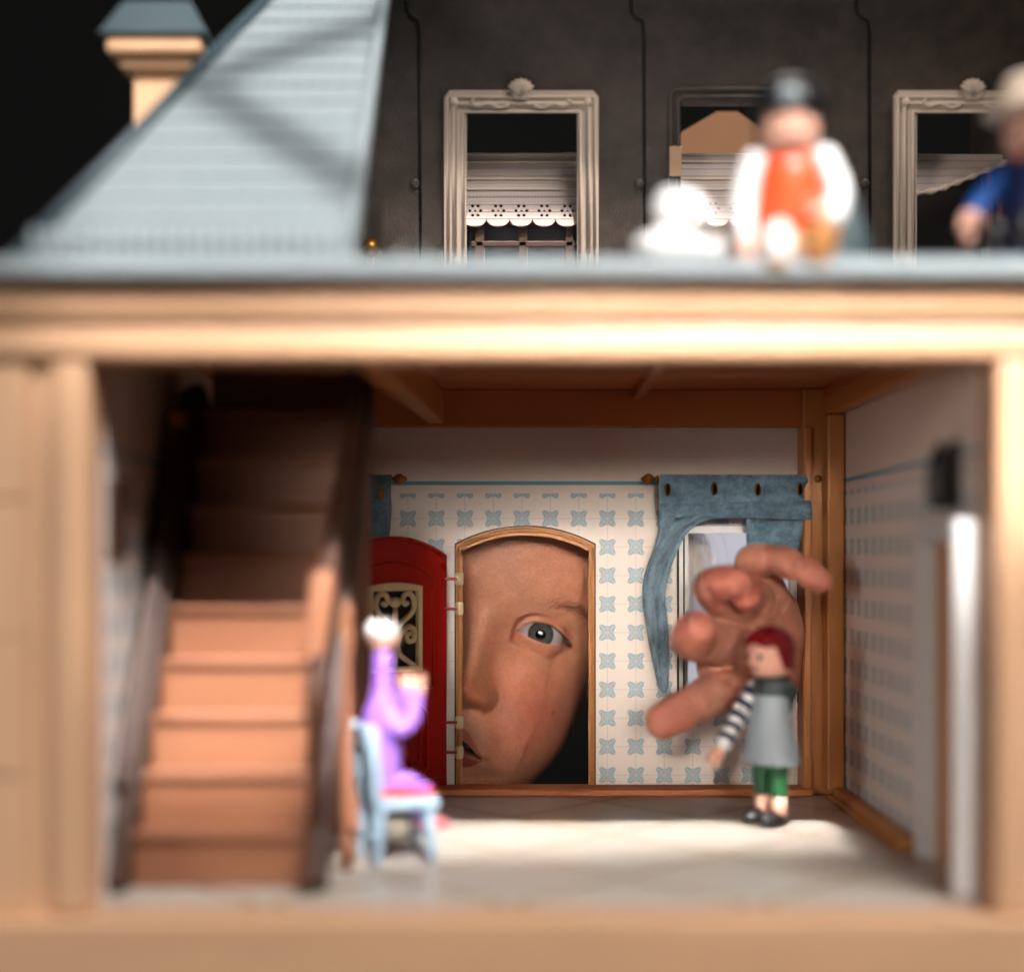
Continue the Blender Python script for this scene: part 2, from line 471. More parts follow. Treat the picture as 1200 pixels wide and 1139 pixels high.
def lathe(name, prof, mat, parent, c=(0, 0, 0), n=28, sx=1.0, sy=1.0, local=False, smooth=True, axis='z', rot=None):
    """profile [(r, h)] turned about an axis through c"""
    V, F = [], []
    for r, h in prof:
        for k in range(n):
            a = 2 * math.pi * k / n
            p = Vector((r * math.cos(a) * sx, r * math.sin(a) * sy, h))
            if axis == 'x': p = Vector((h, p.y, p.x))
            if axis == 'y': p = Vector((p.x, h, p.y))
            if rot is not None: p = rot @ p
            V.append(p + Vector(c))
    m = len(prof)
    for i in range(m - 1):
        for k in range(n):
            F.append((i * n + k, i * n + (k + 1) % n, (i + 1) * n + (k + 1) % n, (i + 1) * n + k))
    F.append(tuple(reversed(range(n)))); F.append(tuple(range((m - 1) * n, m * n)))
    bm = bmesh.new(); bv = [bm.verts.new(p) for p in V]
    for f in F: bm.faces.new([bv[i] for i in f])
    bmesh.ops.recalc_face_normals(bm, faces=bm.faces)
    v, f = from_bm(bm); bm.free()
    return mk(name, v, f, mat, parent, smooth, local)
def ball_prof(r, h, c=0.0, n=12):
    return [(max(1e-3, r * math.sin(math.pi * i / n)), c - h * math.cos(math.pi * i / n)) for i in range(n + 1)]
def ball(name, c, r, mat, parent, local=False, sx=1.0, sy=1.0, sz=1.0, n=24):
    return lathe(name, ball_prof(r, r * sz, 0, 14), mat, parent, c, n, sx, sy, local)

def X(px, d): return (px - 605) * d / FPX
def Z(py, d): return CAMZ + (650 - py) * d / FPX

# ================================================================ SETTING
DF, DB = 445.0, 660.0
XL, XR = -125.5, 141.0
ZC = 177.0
def struct(o): o['kind'] = 'structure'; return o
struct(box('room_wall', -2600, 2600, 2300, 2340, -900, 2200, 'room_wall', bev=0))
struct(box('pale_wall', 140, 330, 1500, 1530, -60, 190, 'pale_wall', bev=0))

def on_beam(x, z, dist): return Vector((x, 445, z)) - SUN_T * dist
for a_, b_ in (((-22, 434), (-112, 340)), ((-108, 360), (-40, 236))):  # unseen bars added in the beam to cast crossed shadows on the roof
    p0, p1 = on_beam(*a_, 430), on_beam(*b_, 430)
    tv, tf = None, None
    bar = bpy.data.meshes.new('shadow_bar'); w_ = (p1 - p0).normalized().cross(SUN_T).normalized() * 8.5; h_ = SUN_T * 5
    cs_ = [p + w_ * i + h_ * j for p in (p0, p1) for i in (-1, 1) for j in (-1, 1)]
    bar.from_pydata([tuple(c * MM) for c in cs_], [], [(0, 1, 3, 2), (4, 6, 7, 5), (0, 4, 5, 1), (2, 3, 7, 6), (0, 2, 6, 4), (1, 5, 7, 3)])
    bar.materials.append(M['white']); bo = bpy.data.objects.new('shadow_bar', bar); COL.objects.link(bo); struct(bo)

# ================================================================ DOLL'S HOUSE
H = thing('dollhouse', 'tan toy mansion with open front, tiled-print room and grey roof', 'dollhouse', (0, 550, -34))
# -- base, frame and floors
box('base', -240, 240, 436, 672, -34, -3.0, 'wood_side', H, 1.2)
box('front_sill', -236, 236, 430, 447, -30, -1.0, 'wood_side', H, 2.0)
box('floor', -138, 152, 448, 655, -2.9, 0.0, 'floor', H, 0.2)
box('post', -166, XL - 0.3, 438, 452, -2.9, 161.6, 'wood', H, 1.4)
box('post_moulding', -136.0, XL, 434.5, 447, -0.9, 161.5, 'wood', H, 1.8)
for k in range(4):
    box('pier_block', -240 if k % 2 else -238.8, -143.6, 436.4 - 0.5 * (k % 2), 437.9, -0.8 + 40.6 * k, 39.4 + 40.6 * k, 'wood', H, 0.5)
box('outer_post', -240, -167, 438, 452, -2.9, 161.6, 'wood', H, 1.4)
box('post', XR + 0.2, 240, 438, 452, -2.9, 161.6, 'wood', H, 1.4)
box('post_moulding', XR, XR + 10, 434.5, 447, -0.9, 161.5, 'wood', H, 1.8)
box('lintel', -240, 240, 438, 452, 161.8, 183.5, 'wood', H, 0.8)
box('lintel_moulding', -240, 240, 433, 446, 162.0, 171.6, 'wood_side', H, 2.2)
box('lintel_moulding', -240, 240, 430.5, 446, 173.4, 182.2, 'wood_side', H, 2.2)
# gutter: sloped grey-blue eaves
gv = [(-245, 428, 182.8), (-245, 424, 185.2), (-245, 430, 190.6), (-245, 452, 190.6), (-245, 452, 183.6),
      (245, 428, 182.8), (245, 424, 185.2), (245, 430, 190.6), (245, 452, 190.6), (245, 452, 183.6)]
mk('gutter', gv, [(0, 1, 2, 3, 4), (9, 8, 7, 6, 5), (0, 5, 6, 1), (1, 6, 7, 2), (2, 7, 8, 3), (3, 8, 9, 4), (4, 9, 5, 0)], 'slate', H)
box('upper_floor', -245, 245, 452.2, 700, 183.6, 190.4, 'slate', H, 0.4)
# -- ceiling
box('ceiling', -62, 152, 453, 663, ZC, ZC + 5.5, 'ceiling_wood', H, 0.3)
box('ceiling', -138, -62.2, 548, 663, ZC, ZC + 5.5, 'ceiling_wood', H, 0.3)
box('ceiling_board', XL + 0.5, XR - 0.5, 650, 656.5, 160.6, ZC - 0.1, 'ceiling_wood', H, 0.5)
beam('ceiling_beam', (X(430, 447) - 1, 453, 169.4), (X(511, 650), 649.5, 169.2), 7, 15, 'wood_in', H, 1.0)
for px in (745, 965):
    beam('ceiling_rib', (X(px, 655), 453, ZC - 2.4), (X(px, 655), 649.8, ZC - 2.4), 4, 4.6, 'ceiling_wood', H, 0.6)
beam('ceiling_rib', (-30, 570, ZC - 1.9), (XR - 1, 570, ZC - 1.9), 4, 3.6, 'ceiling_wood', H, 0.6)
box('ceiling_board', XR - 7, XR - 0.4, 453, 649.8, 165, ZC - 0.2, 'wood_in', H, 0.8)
# -- back wall: door and window openings
DX0, DX1 = X(539.5, DB), X(691.5, DB)
DZT, DZS = Z(626, DB), Z(645, DB)
def arch(x0, x1, zb, zs, zt, n=16):
    pts = [(x0, zb), (x1, zb)]
    cx, hw, rise = (x0 + x1) / 2, (x1 - x0) / 2, zt - zs
    R = (hw * hw + rise * rise) / (2 * rise); a0 = math.asin(hw / R)
    for k in range(n + 1):
        a = a0 - 2 * a0 * k / n
        pts.append((cx + R * math.sin(a), zt - R + R * math.cos(a)))
    return pts
WX0, WX1, WZ0, WZ1 = X(797, DB), X(931, DB), Z(823, DB), Z(619, DB)
wall_out = [(-138, -2.8), (152, -2.8), (152, 182), (-138, 182)]
rect = lambda a, b, c, d: [(a, c), (b, c), (b, d), (a, d)]
plate('back_wall', wall_out, [arch(DX0, DX1, 0.2, DZS, DZT), rect(WX0, WX1, WZ0, WZ1)], lambda u, v, w: (u, DB + w, v), 3.0, 'paper_back', H)
# doorway frame (double moulding)
o_ = arch(X(534.5, 656), X(696.5, 656), 0.2, Z(638.5, 656), Z(617.5, 656))
i_ = arch(X(541.5, 656), X(690, 656), 2.6, Z(646, 656), Z(627, 656))
df = plate('doorway_frame', o_, [i_], lambda u, v, w: (u, 655.5 + w, v), 4.4, 'wood_in', H)
def ring(name, off, r, mat, parent, d):
    p = [(u, d, v) for u, v in arch(X(537.5 - off, d), X(694 + off, d), 1.2 - 0, Z(641.5 + off * 0.5, d), Z(621 - off, d))]
    tube(name, p[1:] + [p[0]] , r, mat, parent, 8)
ring('bead', 0, 0.9, 'wood_in', df, 655.6)
plate('outline_strip', arch(X(532.6, 659), X(698.2, 659), 0.2, Z(637, 659), Z(615.6, 659)), [arch(X(534.8, 659), X(696.2, 659), 0.4, Z(639, 659), Z(618, 659))],  # dark brown outline around the doorway frame
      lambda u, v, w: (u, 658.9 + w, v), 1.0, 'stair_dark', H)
# window frame
wf = plate('window_frame', rect(WX0 - 1.6, WX1 + 1.6, WZ0 - 1.6, WZ1 + 1.6), [rect(WX0 + 3.2, WX1 - 3.0, WZ0 + 3, WZ1 - 2.2)], lambda u, v, w: (u, 657.6 + w, v), 2.3, 'white', H)
tube('gasket', [(WX0 - 1.2, 657.4, WZ0), (WX0 - 1.2, 657.4, WZ1 + 1.2), (WX1 + 1.2, 657.4, WZ1 + 1.2), (WX1 + 1.2, 657.4, WZ0)], 0.55, 'stair_dark', wf, 6)
tube('gasket', [(WX0 + 1.4, 657.4, WZ0), (WX0 + 1.4, 657.4, WZ1 - 0.4)], 0.4, 'stair_dark', wf, 6)
# skirtings, corner posts
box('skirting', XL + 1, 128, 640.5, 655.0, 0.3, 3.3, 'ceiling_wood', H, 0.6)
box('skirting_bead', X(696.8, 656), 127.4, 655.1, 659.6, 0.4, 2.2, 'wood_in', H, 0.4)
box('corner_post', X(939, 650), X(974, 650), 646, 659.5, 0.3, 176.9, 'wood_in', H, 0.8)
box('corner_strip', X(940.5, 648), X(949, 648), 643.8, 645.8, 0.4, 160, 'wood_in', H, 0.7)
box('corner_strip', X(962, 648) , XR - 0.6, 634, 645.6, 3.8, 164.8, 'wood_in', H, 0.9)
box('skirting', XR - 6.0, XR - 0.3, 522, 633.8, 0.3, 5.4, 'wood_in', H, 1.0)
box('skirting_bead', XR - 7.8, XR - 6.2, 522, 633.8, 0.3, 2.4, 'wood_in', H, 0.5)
# -- right wall with the white doorway
DW0, DW1, DWT = 456.0, 512.0, 110.0
plate('side_wall', [(452.4, -2.8), (660, -2.8), (660, 182), (452.4, 182)], [rect(DW0, DW1, 0.3, DWT)], lambda u, v, w: (XR + w, u, v), 3.5, 'paper_side', H)
dw = plate('doorway_trim', rect(DW0 - 4, DW1 + 6, 0.3, DWT + 5), [rect(DW0 + 2, DW1, 0.4, DWT - 1.5)], lambda u, v, w: (XR - 2.2 + w, u, v), 2.1, 'white', H)
box('door_jamb', XR - 0.05, XR + 3.5, DW1 - 4.0, DW1 - 0.1, 0.4, DWT - 1.6, 'white', dw, 0.3)
box('side_door', XR + 3.6, XR + 7, DW0 - 2, DW1 + 2, 0.2, DWT + 1, 'wood_in', H, 0.5)
# the white leaf ajar just inside the front post
box('door_leaf', XR - 8.6, XR - 2.6, 447.5, 453.5, 0.3, 115.2, 'white', dw, 2.2, seg=4)
# -- left wall
plate('side_wall', [(452.4, -2.8), (660, -2.8), (660, 182), (452.4, 182)], [], lambda u, v, w: (XL - 3.5 + w, u, v), 3.4, 'paper_side', H)
box('wall_picture', XL + 0.1, XL + 2.2, 455, 472, 104, 128, 'stair_dark', H, 0.4)

# -- staircase
SN, SH, STD, SD0 = 10, 17.4, 9.0, 467.0
SX0, SX1 = -120.5, -65.0
SKEW = 0.9
stairs = box('staircase', SX0 + 8, SX1 + 10, SD0 + SN * STD - 2, SD0 + SN * STD + 2.5, 0.2, SN * SH - 3, 'stair', H, 0.3)
step_mesh = None
for k in range(SN):
    y0 = SD0 + k * STD
    if step_mesh is None:
        prof = [(0, 0), (0, SH - 3.2), (-1.6, SH - 2.6), (-2.1, SH - 1.0), (-1.4, 0 + SH), (STD + 0.5, SH), (STD + 0.5, SH - 2.5), (2.2, SH - 2.5), (2.2, 0)]
        v = [(SX0, y0 + a, k * SH + 0.3 + b) for a, b in prof] + [(SX1, y0 + a, k * SH + 0.3 + b) for a, b in prof]
        n = len(prof)
        f = [tuple(range(n)), tuple(reversed(range(n, 2 * n)))] + [(i, i + n, (i + 1) % n + n, (i + 1) % n) for i in range(n)]
        bm = bmesh.new(); bv = [bm.verts.new(p) for p in v]
        for q in f: bm.faces.new([bv[i] for i in q])
        bmesh.ops.recalc_face_normals(bm, faces=bm.faces)
        v, f = from_bm(bm); bm.free()
        s0 = mk('step', v, f, 'stair', stairs); step_mesh = s0.data
    else:
        s = bpy.data.objects.new('step', step_mesh); COL.objects.link(s); s.parent = stairs
        s.location = (k * SKEW * MM, k * STD * MM, k * SH * MM)
slope = Vector((0, STD, SH)).normalized()
def along(x, k, up=0.0): return Vector((x + k * SKEW, SD0 + k * STD, k * SH + up))
for x, w in ((SX0 - 3.2, 6.0), (SX1 + 2.6, 4.8)):
    beam('stringer', along(x, -0.55, 9), along(x, SN - 1.2, 9), w, 20, 'stair_dark', stairs, 0.8, up=(0, -SH, STD))
beam('wall_rail', along(SX0 - 4.0, -0.2, 34), along(SX0 - 4.0, SN - 2.6, 34), 6.0, 9, 'stair_dark', stairs, 2.0, up=(0, -SH, STD))
ball('rail_knob', (X(208, 500), 500, Z(490, 500)), 3.0, 'brass', stairs)
# balustrade on the open side
nx = SX1 + 2.8
lathe('newel_post', [(3.6, 0.3), (3.6, 5), (2.6, 7), (2.4, 12), (3.3, 22), (2.2, 38), (2.6, 50), (3.9, 54), (3.9, 66), (2.6, 68), (3.0, 71), (2.0, 74), (0.1, 75)], 'stair_dark', stairs, (nx, SD0 - 3, 0), 18)
beam('balustrade_panel', along(nx + 0.4, 0.4, 34), along(nx + 0.4, SN - 1.6, 30), 1.6, 22, 'stair_dark', stairs, 0.4, up=(0, -SH, STD))
for k in range(1, SN - 1, 1):
    lathe('baluster', [(1.3, 0), (1.3, 6), (0.9, 9), (1.6, 18), (0.9, 30), (1.3, 33), (1.3, 42)], 'stair_dark', stairs, along(nx, k + 0.2, SH - 4), 10)
hp = [along(nx, 0.3, 80), along(nx, 0.6, 79), along(nx, 1.0, 76), along(nx, 3, 66), along(nx, 5, 60), along(nx, SN - 2, 52)]
hp, hr = capsule_pts([Vector(p) for p in spline([tuple(p) for p in hp], 5)], 3.4)
tube('handrail', hp, hr, 'stair_dark', stairs, 14, flat=0.8)
p_, r_ = capsule_pts([Vector((nx - 0.4, SD0 - 2.6, 74)), Vector((nx + 0.4, SD0 - 2.0, 84)), Vector((nx + 1.4, SD0 - 0.6, 96))], [3.0, 3.7, 3.9], 4)
tube('newel_cap', p_, r_, 'stair', stairs, 16)
lathe('gallery_post', [(2.2, 0.3), (2.2, 8), (1.5, 12), (2.0, 40), (1.5, 70), (2.4, 74), (2.4, 84), (1.6, 88), (0.2, 90)], 'stair', stairs, (SX1 + 8.6, SD0 + 26, 0), 16)

# -- red front door, hinged at the left of the doorway and swung into the room
hinge = Vector((X(524.5, 654), 654.0, 0)); ang = math.radians(41)
du = Vector((-math.cos(ang), -math.sin(ang), 0)); dn = Vector((math.sin(ang), -math.cos(ang), 0))   # along the leaf; towards the viewer
def dmap(u, v, w): return hinge + du * u + dn * (-w) + Vector((0, 0, v))
DWD = 58.0
dshape = arch(0.6, DWD, 1.2, 104.5, 112.5)
GU0, GU1, GV0, GV1 = 15.0, 43.0, 54.5, 92.0
ghole = [(GU0 + 1, GV0 + 1), (GU1 - 1, GV0 + 1), (GU1 - 1, GV1 - 2)] + [((GU0 + GU1) / 2, GV1 - 0.6)] + [(GU0 + 1, GV1 - 2)]
door = plate('front_door', dshape, [ghole], lambda u, v, w: dmap(u, v, w), 3.2, 'red_door', H)
def door_mould(pts, r, closed=True):
    p = [tuple(dmap(u, v, -0.3)) for u, v in pts]
    if closed: p = p + [p[0]]
    tube('moulding', p, r, 'red_door', door, 8)
tube('edge_moulding', [tuple(dmap(u, v, -0.2)) for u, v in arch(1.6, DWD - 1, 2.4, 103.4, 111.2)[1:]] , 1.1, 'red_door', door, 8)
door_mould(arch(8.5, DWD - 8, 47, 93.5, 101.5), 0.9)
door_mould([(12, 12), (15, 9), (43, 9), (46, 12), (46, 36), (43, 39), (15, 39), (12, 36)], 0.9)
door_mould([(16, 16), (18, 14), (40, 14), (42, 16), (42, 32), (40, 34), (18, 34), (16, 32)], 0.8)
plate('kick_board', rect(1.4, DWD - 0.8, 1.3, 7.0), [], lambda u, v, w: dmap(u, v, w - 1.2), 1.4, 'red_door', door)
gf = plate('grille', [(GU0, GV0), (GU1, GV0), (GU1, GV1 - 1)] + [(GU0 + (GU1 - GU0) * t, GV1 - 1 + 1.6 * math.sin(math.pi * t)) for t in (0.8, 0.6, 0.4, 0.2)] + [(GU0, GV1 - 1)],
           [[(GU0 + 2, GV0 + 2), (GU1 - 2, GV0 + 2), (GU1 - 2, GV1 - 3), (GU0 + 2, GV1 - 3)]], lambda u, v, w: dmap(u, v, w - 1.5), 2.4, 'grille', door)
gc = (GU0 + GU1) / 2
def spiral(cu, cv, r0, turns, a0, sgn, tail):
    pts = [(cu + sgn * r * math.cos(a), cv + r * math.sin(a)) for r, a in [(r0 * (0.18 + 0.82 * t), a0 + turns * 2 * math.pi * (t - 1)) for t in np.linspace(0, 1, 22)]]
    return pts + tail
for s in (-1, 1):
    A = spiral(gc + s * 6.4, 84.6, 4.0, 1.25, math.radians(60), -s, [])
    top_s = [(gc + s * u, v) for u, v in [(0.6, 70.5), (3.0, 75), (8.6, 79.5), (10.2, 83.5), (8.4, 87.4), (5.2, 87.4), (4.0, 85.0), (5.2, 83.2), (7.0, 84.0)]]
    mid_s = [(gc + s * u, v) for u, v in [(0.8, 66.0), (3.0, 70.5), (7.5, 73.5), (10.3, 71.0), (9.6, 67.6), (6.8, 67.4), (6.2, 70.0), (8.2, 70.6)]]
    low_s = [(gc + s * u, v) for u, v in [(0.7, 66.5), (2.2, 62), (7.0, 58.6), (10.6, 56.6)]]
    for pts in (top_s, mid_s, low_s):
        q = spline(pts, 6)
        tube('scroll', [tuple(dmap(u, v, -0.6)) for u, v in q], [1.4 - 0.4 * i / len(q) for i in range(len(q))], 'grille', gf, 8)
tube('scroll', [tuple(dmap(gc, v, -0.6)) for v in (56.6, 62, 68, 74, 79, 82)], [0.9, 1.3, 1.7, 1.6, 1.2, 0.9], 'grille', gf, 8)
for a in (-50, -25, 0, 25, 50):
    t = math.radians(a)
    tube('scroll', [tuple(dmap(gc + r * math.sin(t), 82 + r * math.cos(t), -0.6)) for r in (0, 2, 4.4)], [0.6, 1.0, 0.7], 'grille', gf, 6)
plate('pane', rect(GU0 + 1.5, GU1 - 1.5, GV0 + 1.5, GV1 - 3), [], lambda u, v, w: dmap(u, v, w + 1.2), 0.6, 'black', door)
for py in (678, 713, 846, 881):
    z = Z(py, 655)
    beam('hinge_pin', (X(520, 655), 653.6, z), (X(538, 655), 653.6, z), 1.3, 1.3, 'red_door', door, 0.3)
    lathe('hinge_knuckle', [(1.4, -2.8), (1.8, -2.0), (1.8, 2.0), (1.4, 2.8)], 'grille', df, (X(538.5, 655), 654.4, z), 12)

# -- upstairs: sloping inner roof
def md(py):
    q = (650 - py) / FPX
    return 724.7 / (1 + 0.53 * q)
NRM = Vector((0, -1, -0.53)).normalized()
def PM(px, py, off=0.0):
    d = md(py)
    return Vector((X(px, d), d, Z(py, d))) + NRM * off
def pmap(off): return lambda u, v, w: PM(u, v, off - w)
mans_holes = [[(547, 320), (547, 128), (676, 128), (676, 320)], [(797, 320), (797, 125), (905, 125), (905, 320)], [(1066, 320), (1066, 128), (1186, 128), (1186, 320)]]
mans = plate('inner_roof', [(388, 340), (1420, 340), (1420, -60), (388, -60)], mans_holes, pmap(0), 3.5, 'mansard', H)
box('shade_deck', -245, 250, 560, 612, 349, 355, 'slate', H, 0.8)  # unseen deck above the view, added to shade the upstairs wall
box('shade_side', 214, 218, 470, 700, 190.6, 348.6, 'mansard', H, 0.4)  # unseen side sheet, added to block light from the right
for px in (484, 747, 1011):
    pts = [(px - 8, -50), (px - 8, 14), (px - 3, 22), (px + 5, 26), (px + 7, 40), (px + 9, 318)]
    tube('wall_groove', [PM(a, b, -0.1) for a, b in pts], 0.75, 'black', mans, 8)
    for q in (215,):
        lathe('stud', ball_prof(2.2, 1.2), 'mansard', mans, PM(px + 2, q, 0.2), 12, rot=NRM.to_track_quat('Z', 'X').to_matrix())
def shell(name, px, py, s, parent):
    R = []
    for k in range(7):
        a = math.radians(-66 + 22 * k)
        R.append((px + s * math.sin(a) * 1.1, py - s * math.cos(a) * 1.05)); a2 = a + math.radians(11)
        if k < 6: R.append((px + s * 0.88 * math.sin(a2) * 1.1, py - s * 0.88 * math.cos(a2) * 1.05))
    R += [(px + s * 0.45, py + s * 0.55), (px - s * 0.45, py + s * 0.55)]
    sh = plate(name, R, [], pmap(5.4), 1.6, 'cream', parent)
    for k in range(7):
        a = math.radians(-60 + 20 * k)
        tube('rib', [PM(px, py + s * 0.3, 5.6), PM(px + s * 0.95 * math.sin(a), py - s * 0.92 * math.cos(a), 5.6)], [0.3, 0.62], 'cream', sh, 6)
for x0, x1, shx in ((521, 701, 610.5), (1046, 1222, 1137)):
    w = x1 - x0; skew = 0
    fr = plate('window', [(x0, 330), (x0, 113), (x0 + 6, 106), (x1 - 6, 106), (x1, 113), (x1, 330)],
               [[(x0 + 26, 329), (x0 + 26, 131), (x1 - 25, 131), (x1 - 25, 329)]], pmap(3.6), 3.5, 'cream', H)
    for off, r in ((4.5, 0.8), (12, 1.1), (22, 0.8)):
        tube('frame_bead', [PM(x0 + off, 329, 3.7), PM(x0 + off, 107 + off, 3.7), PM(x1 - off, 107 + off, 3.7), PM(x1 - off, 329, 3.7)], r, 'cream', fr, 8)
    for s in (-1, 1):
        c0 = shx
        q = spline([(c0 + s * 14, 121), (c0 + s * 26, 124), (c0 + s * 38, 119), (c0 + s * 50, 122), (c0 + s * 58, 118), (c0 + s * 54, 115)], 4)
        tube('ornament', [PM(a, b, 4.2) for a, b in q], 0.8, 'cream', fr, 6)
        lathe('rosette', ball_prof(2.0, 1.2), 'cream', fr, PM(c0 + s * 78, 118, 4.0), 12, rot=NRM.to_track_quat('Z', 'X').to_matrix())
    shell('shell_crest', shx, 105, 15, fr)
    if x0 < 600:
        # lace roller blind with scalloped hem and glazing below
        d = md(222) + 6
        uu = lambda p: X(p, d)
        za, zh = Z(181, d), Z(256, d)
        P = X(576, d) - X(549, d)
        out = [(uu(545), za), (uu(678), za)]
        for k in range(5):
            c = uu(664.5) - P * k
            for t in np.linspace(0, math.pi, 9)[(0 if k == 0 else 1):]:
                out.append((c + P / 2 * math.cos(t), zh - 3.6 * math.sin(t)))
        M['lace_a'] = lace_mat('lace_blind_a', uu(611), P, Z(247, d), 0)
        plate('lace_blind', out, [], lambda u, v, w: (u, d + w, v), 1.2, 'lace_a', fr, attr=True)
        for py in (181.5, 190, 210, 222): beam('blind_bar', (uu(545), d - 0.4, Z(py, d)), (uu(678), d - 0.4, Z(py, d)), 1.0, 1.0, 'cream', fr, 0.3)
        for px in (562, 612.5, 667): beam('glazing_bar', (X(px, d + 6), d + 6, 192), (X(px, d + 6), d + 6, Z(180, d + 6)), 4.4, 4.4, 'stair_dark', fr, 0.8, up=(0, 1, 0))
        for py in (262, 287): beam('glazing_bar', (X(552, d + 6), d + 5, Z(py, d + 6)), (X(676, d + 6), d + 5, Z(py, d + 6)), 2.4, 2.6, 'stair_dark', fr, 0.5)
        plate('pane', rect(X(550, d + 9), X(676, d + 9), 191, Z(256, d + 9)), [], lambda u, v, w: (u, d + 9 + w, v), 0.8, 'pane', fr)
    else:
        d = md(222) + 6
        out = [(X(1062, d), Z(181, d)), (X(1175, d), Z(181, d)), (X(1175, d), Z(190, d)), (X(1140, d), Z(206, d)), (X(1100, d), Z(223, d)), (X(1062, d), Z(229, d))]
        M['lace_b'] = lace_mat('lace_curtain_b', 0.0, 9.0, 400.0, 1)
        plate('lace_curtain', out, [], lambda u, v, w: (u, d + w, v), 1.0, 'lace_b', fr, attr=True)
        q = spline([(1180, 191), (1150, 203), (1120, 215), (1095, 224), (1062, 229)], 10)
        tube('twisted_cord', [(X(a, d), d - 1.2, Z(b, d)) for a, b in q], [1.25 + 0.4 * math.sin(i * 1.05) for i in range(len(q))], 'cream', fr, 10)
        for px in (1160, 1172): beam('glazing_bar', (X(px, d + 6), d + 6, 192), (X(px, d + 6), d + 6, Z(205, d + 6)), 2.0, 3, 'ceiling_wood', fr, 0.4, up=(0, 1, 0))
        plate('pane', rect(X(1055, d + 30), X(1150, d + 30), 191, Z(180, d + 30)), [], lambda u, v, w: (u, d + 30 + w, v), 0.8, 'pane', fr)
# middle opening: bare moulded rim, wooden clip, lace blind, brown gable behind
for off, r in ((0, 1.1), (9, 1.0)):
    tube('opening_rim', [PM(786 + off, 318, 0.4), PM(786 + off, 110 + off, 0.4), PM(792 + off, 104 + off, 0.4), PM(910 - off, 104 + off, 0.4), PM(918 - off, 110 + off, 0.4), PM(918 - off, 318, 0.4)], r, 'mansard', mans, 8)
plate('wooden_clip', [(784, 205), (784, 171), (798, 171), (798, 205)], [], pmap(2.6), 2.4, 'wood_side', mans)
d = md(222) + 6
zh = Z(256, d); P = X(576, d) - X(549, d)
out = [(X(794, d), Z(180, d)), (X(910, d), Z(180, d))]
for k in range(4):
    c = X(894.5, d) - P * k
    for t in np.linspace(0, math.pi, 9)[(0 if k == 0 else 1):]: out.append((c + P / 2 * math.cos(t), zh - 3.6 * math.sin(t)))
M['lace_c'] = lace_mat('lace_blind_c', X(836, d), P, Z(244, d), 0)
mb = plate('lace_blind', out, [], lambda u, v, w: (u, d + w, v), 1.2, 'lace_c', mans, attr=True)
for py in (181.5, 190, 210, 222): beam('blind_bar', (X(795, d), d - 0.4, Z(py, d)), (X(910, d), d - 0.4, Z(py, d)), 1.0, 1.0, 'cream', mb, 0.3)
g = 720
plate('gable_board', [(X(790, g), 191), (X(925, g), 191), (X(925, g), Z(165, g)), (X(905, g), Z(158, g)), (X(864, g), Z(131, g)), (X(840, g), Z(131, g)), (X(797, g), Z(156, g)), (X(790, g), Z(158, g))],
      [], lambda u, v, w: (u, g + w, v), 3, 'cardboard', H)

# -- front-left roof slope, shingled in courses
def rd(py): return 354.5 / (1 - (650 - py) / FPX)
RN = Vector((0, -1, 1)).normalized()
def PR(u, s, off=0.0):
    """u = x in mm, s = height above the upper floor in mm along z"""
    return Vector((u, 440 + s, 190.6 + s)) + RN * off
hipx = lambda s: -150 + 0.44 * s
rgt = lambda s: -49.0
roof = plate('roof_slope', [(hipx(0), 0), (rgt(0), 0), (rgt(150), 150), (hipx(150), 150)], [], lambda u, v, w: PR(u, v, -w), 5.0, 'slate', H)
RC = 8.6
nrow = 16
for k in range(1, nrow):
    s0, s1 = 8 + (k - 1) * RC, 8 + k * RC + 0.8
    n = 15 - k // 3
    a0, b0 = hipx(s0) + 1.5, rgt(s0) - 4
    j = (k % 2) * 0.5
    w = (b0 - a0) / n
    for i in range(n):
        ua, ub = a0 + w * i + 0.12, a0 + w * (i + 1) - 0.12
        lift = 1.0 + random.uniform(-0.12, 0.12)
        sk = hipx(s1) - hipx(s0) if i == 0 else 0
        v = [PR(ua, s0, 0.2), PR(ub, s0, 0.2), PR(ub, s1, 0.1), PR(ua + sk, s1, 0.1), PR(ua, s0, lift), PR(ub, s0, lift), PR(ub, s1, 0.25), PR(ua + sk, s1, 0.25)]
        mk('shingle', v, [(0, 3, 2, 1), (4, 5, 6, 7), (0, 1, 5, 4), (1, 2, 6, 5), (2, 3, 7, 6), (3, 0, 4, 7)], 'slate', roof)
plate('roof_slope', [(219, 0), (243, 0), (236, 150), (219, 150)], [], lambda u, v, w: PR(u, v, -w), 5.0, 'slate', H)  # unseen right slope, added to shade the inner roof's right part
tube('verge', [PR(rgt(0) - 1.6, 0, 1.2), PR(rgt(0) - 1.6, 149, 1.2)], 2.4, 'slate', roof, 10)
tube('hip_ridge', [PR(hipx(0) + 1, 0, 1.2), PR(hipx(149) + 1, 149, 1.2)], 2.4, 'slate_dark', roof, 10)
for i in range(22):
    u = hipx(4) + 6 + i * 4.15
    lathe('eaves_tooth', [(1.4, 0), (1.5, 5), (1.2, 9), (0.3, 10.5)], 'slate', roof, (u, 437.4, 190.7), 8)
beam('eaves_rail', (hipx(0), 436.6, 191.6), (rgt(0), 436.6, 191.6), 2.4, 1.8, 'slate', roof, 0.4)
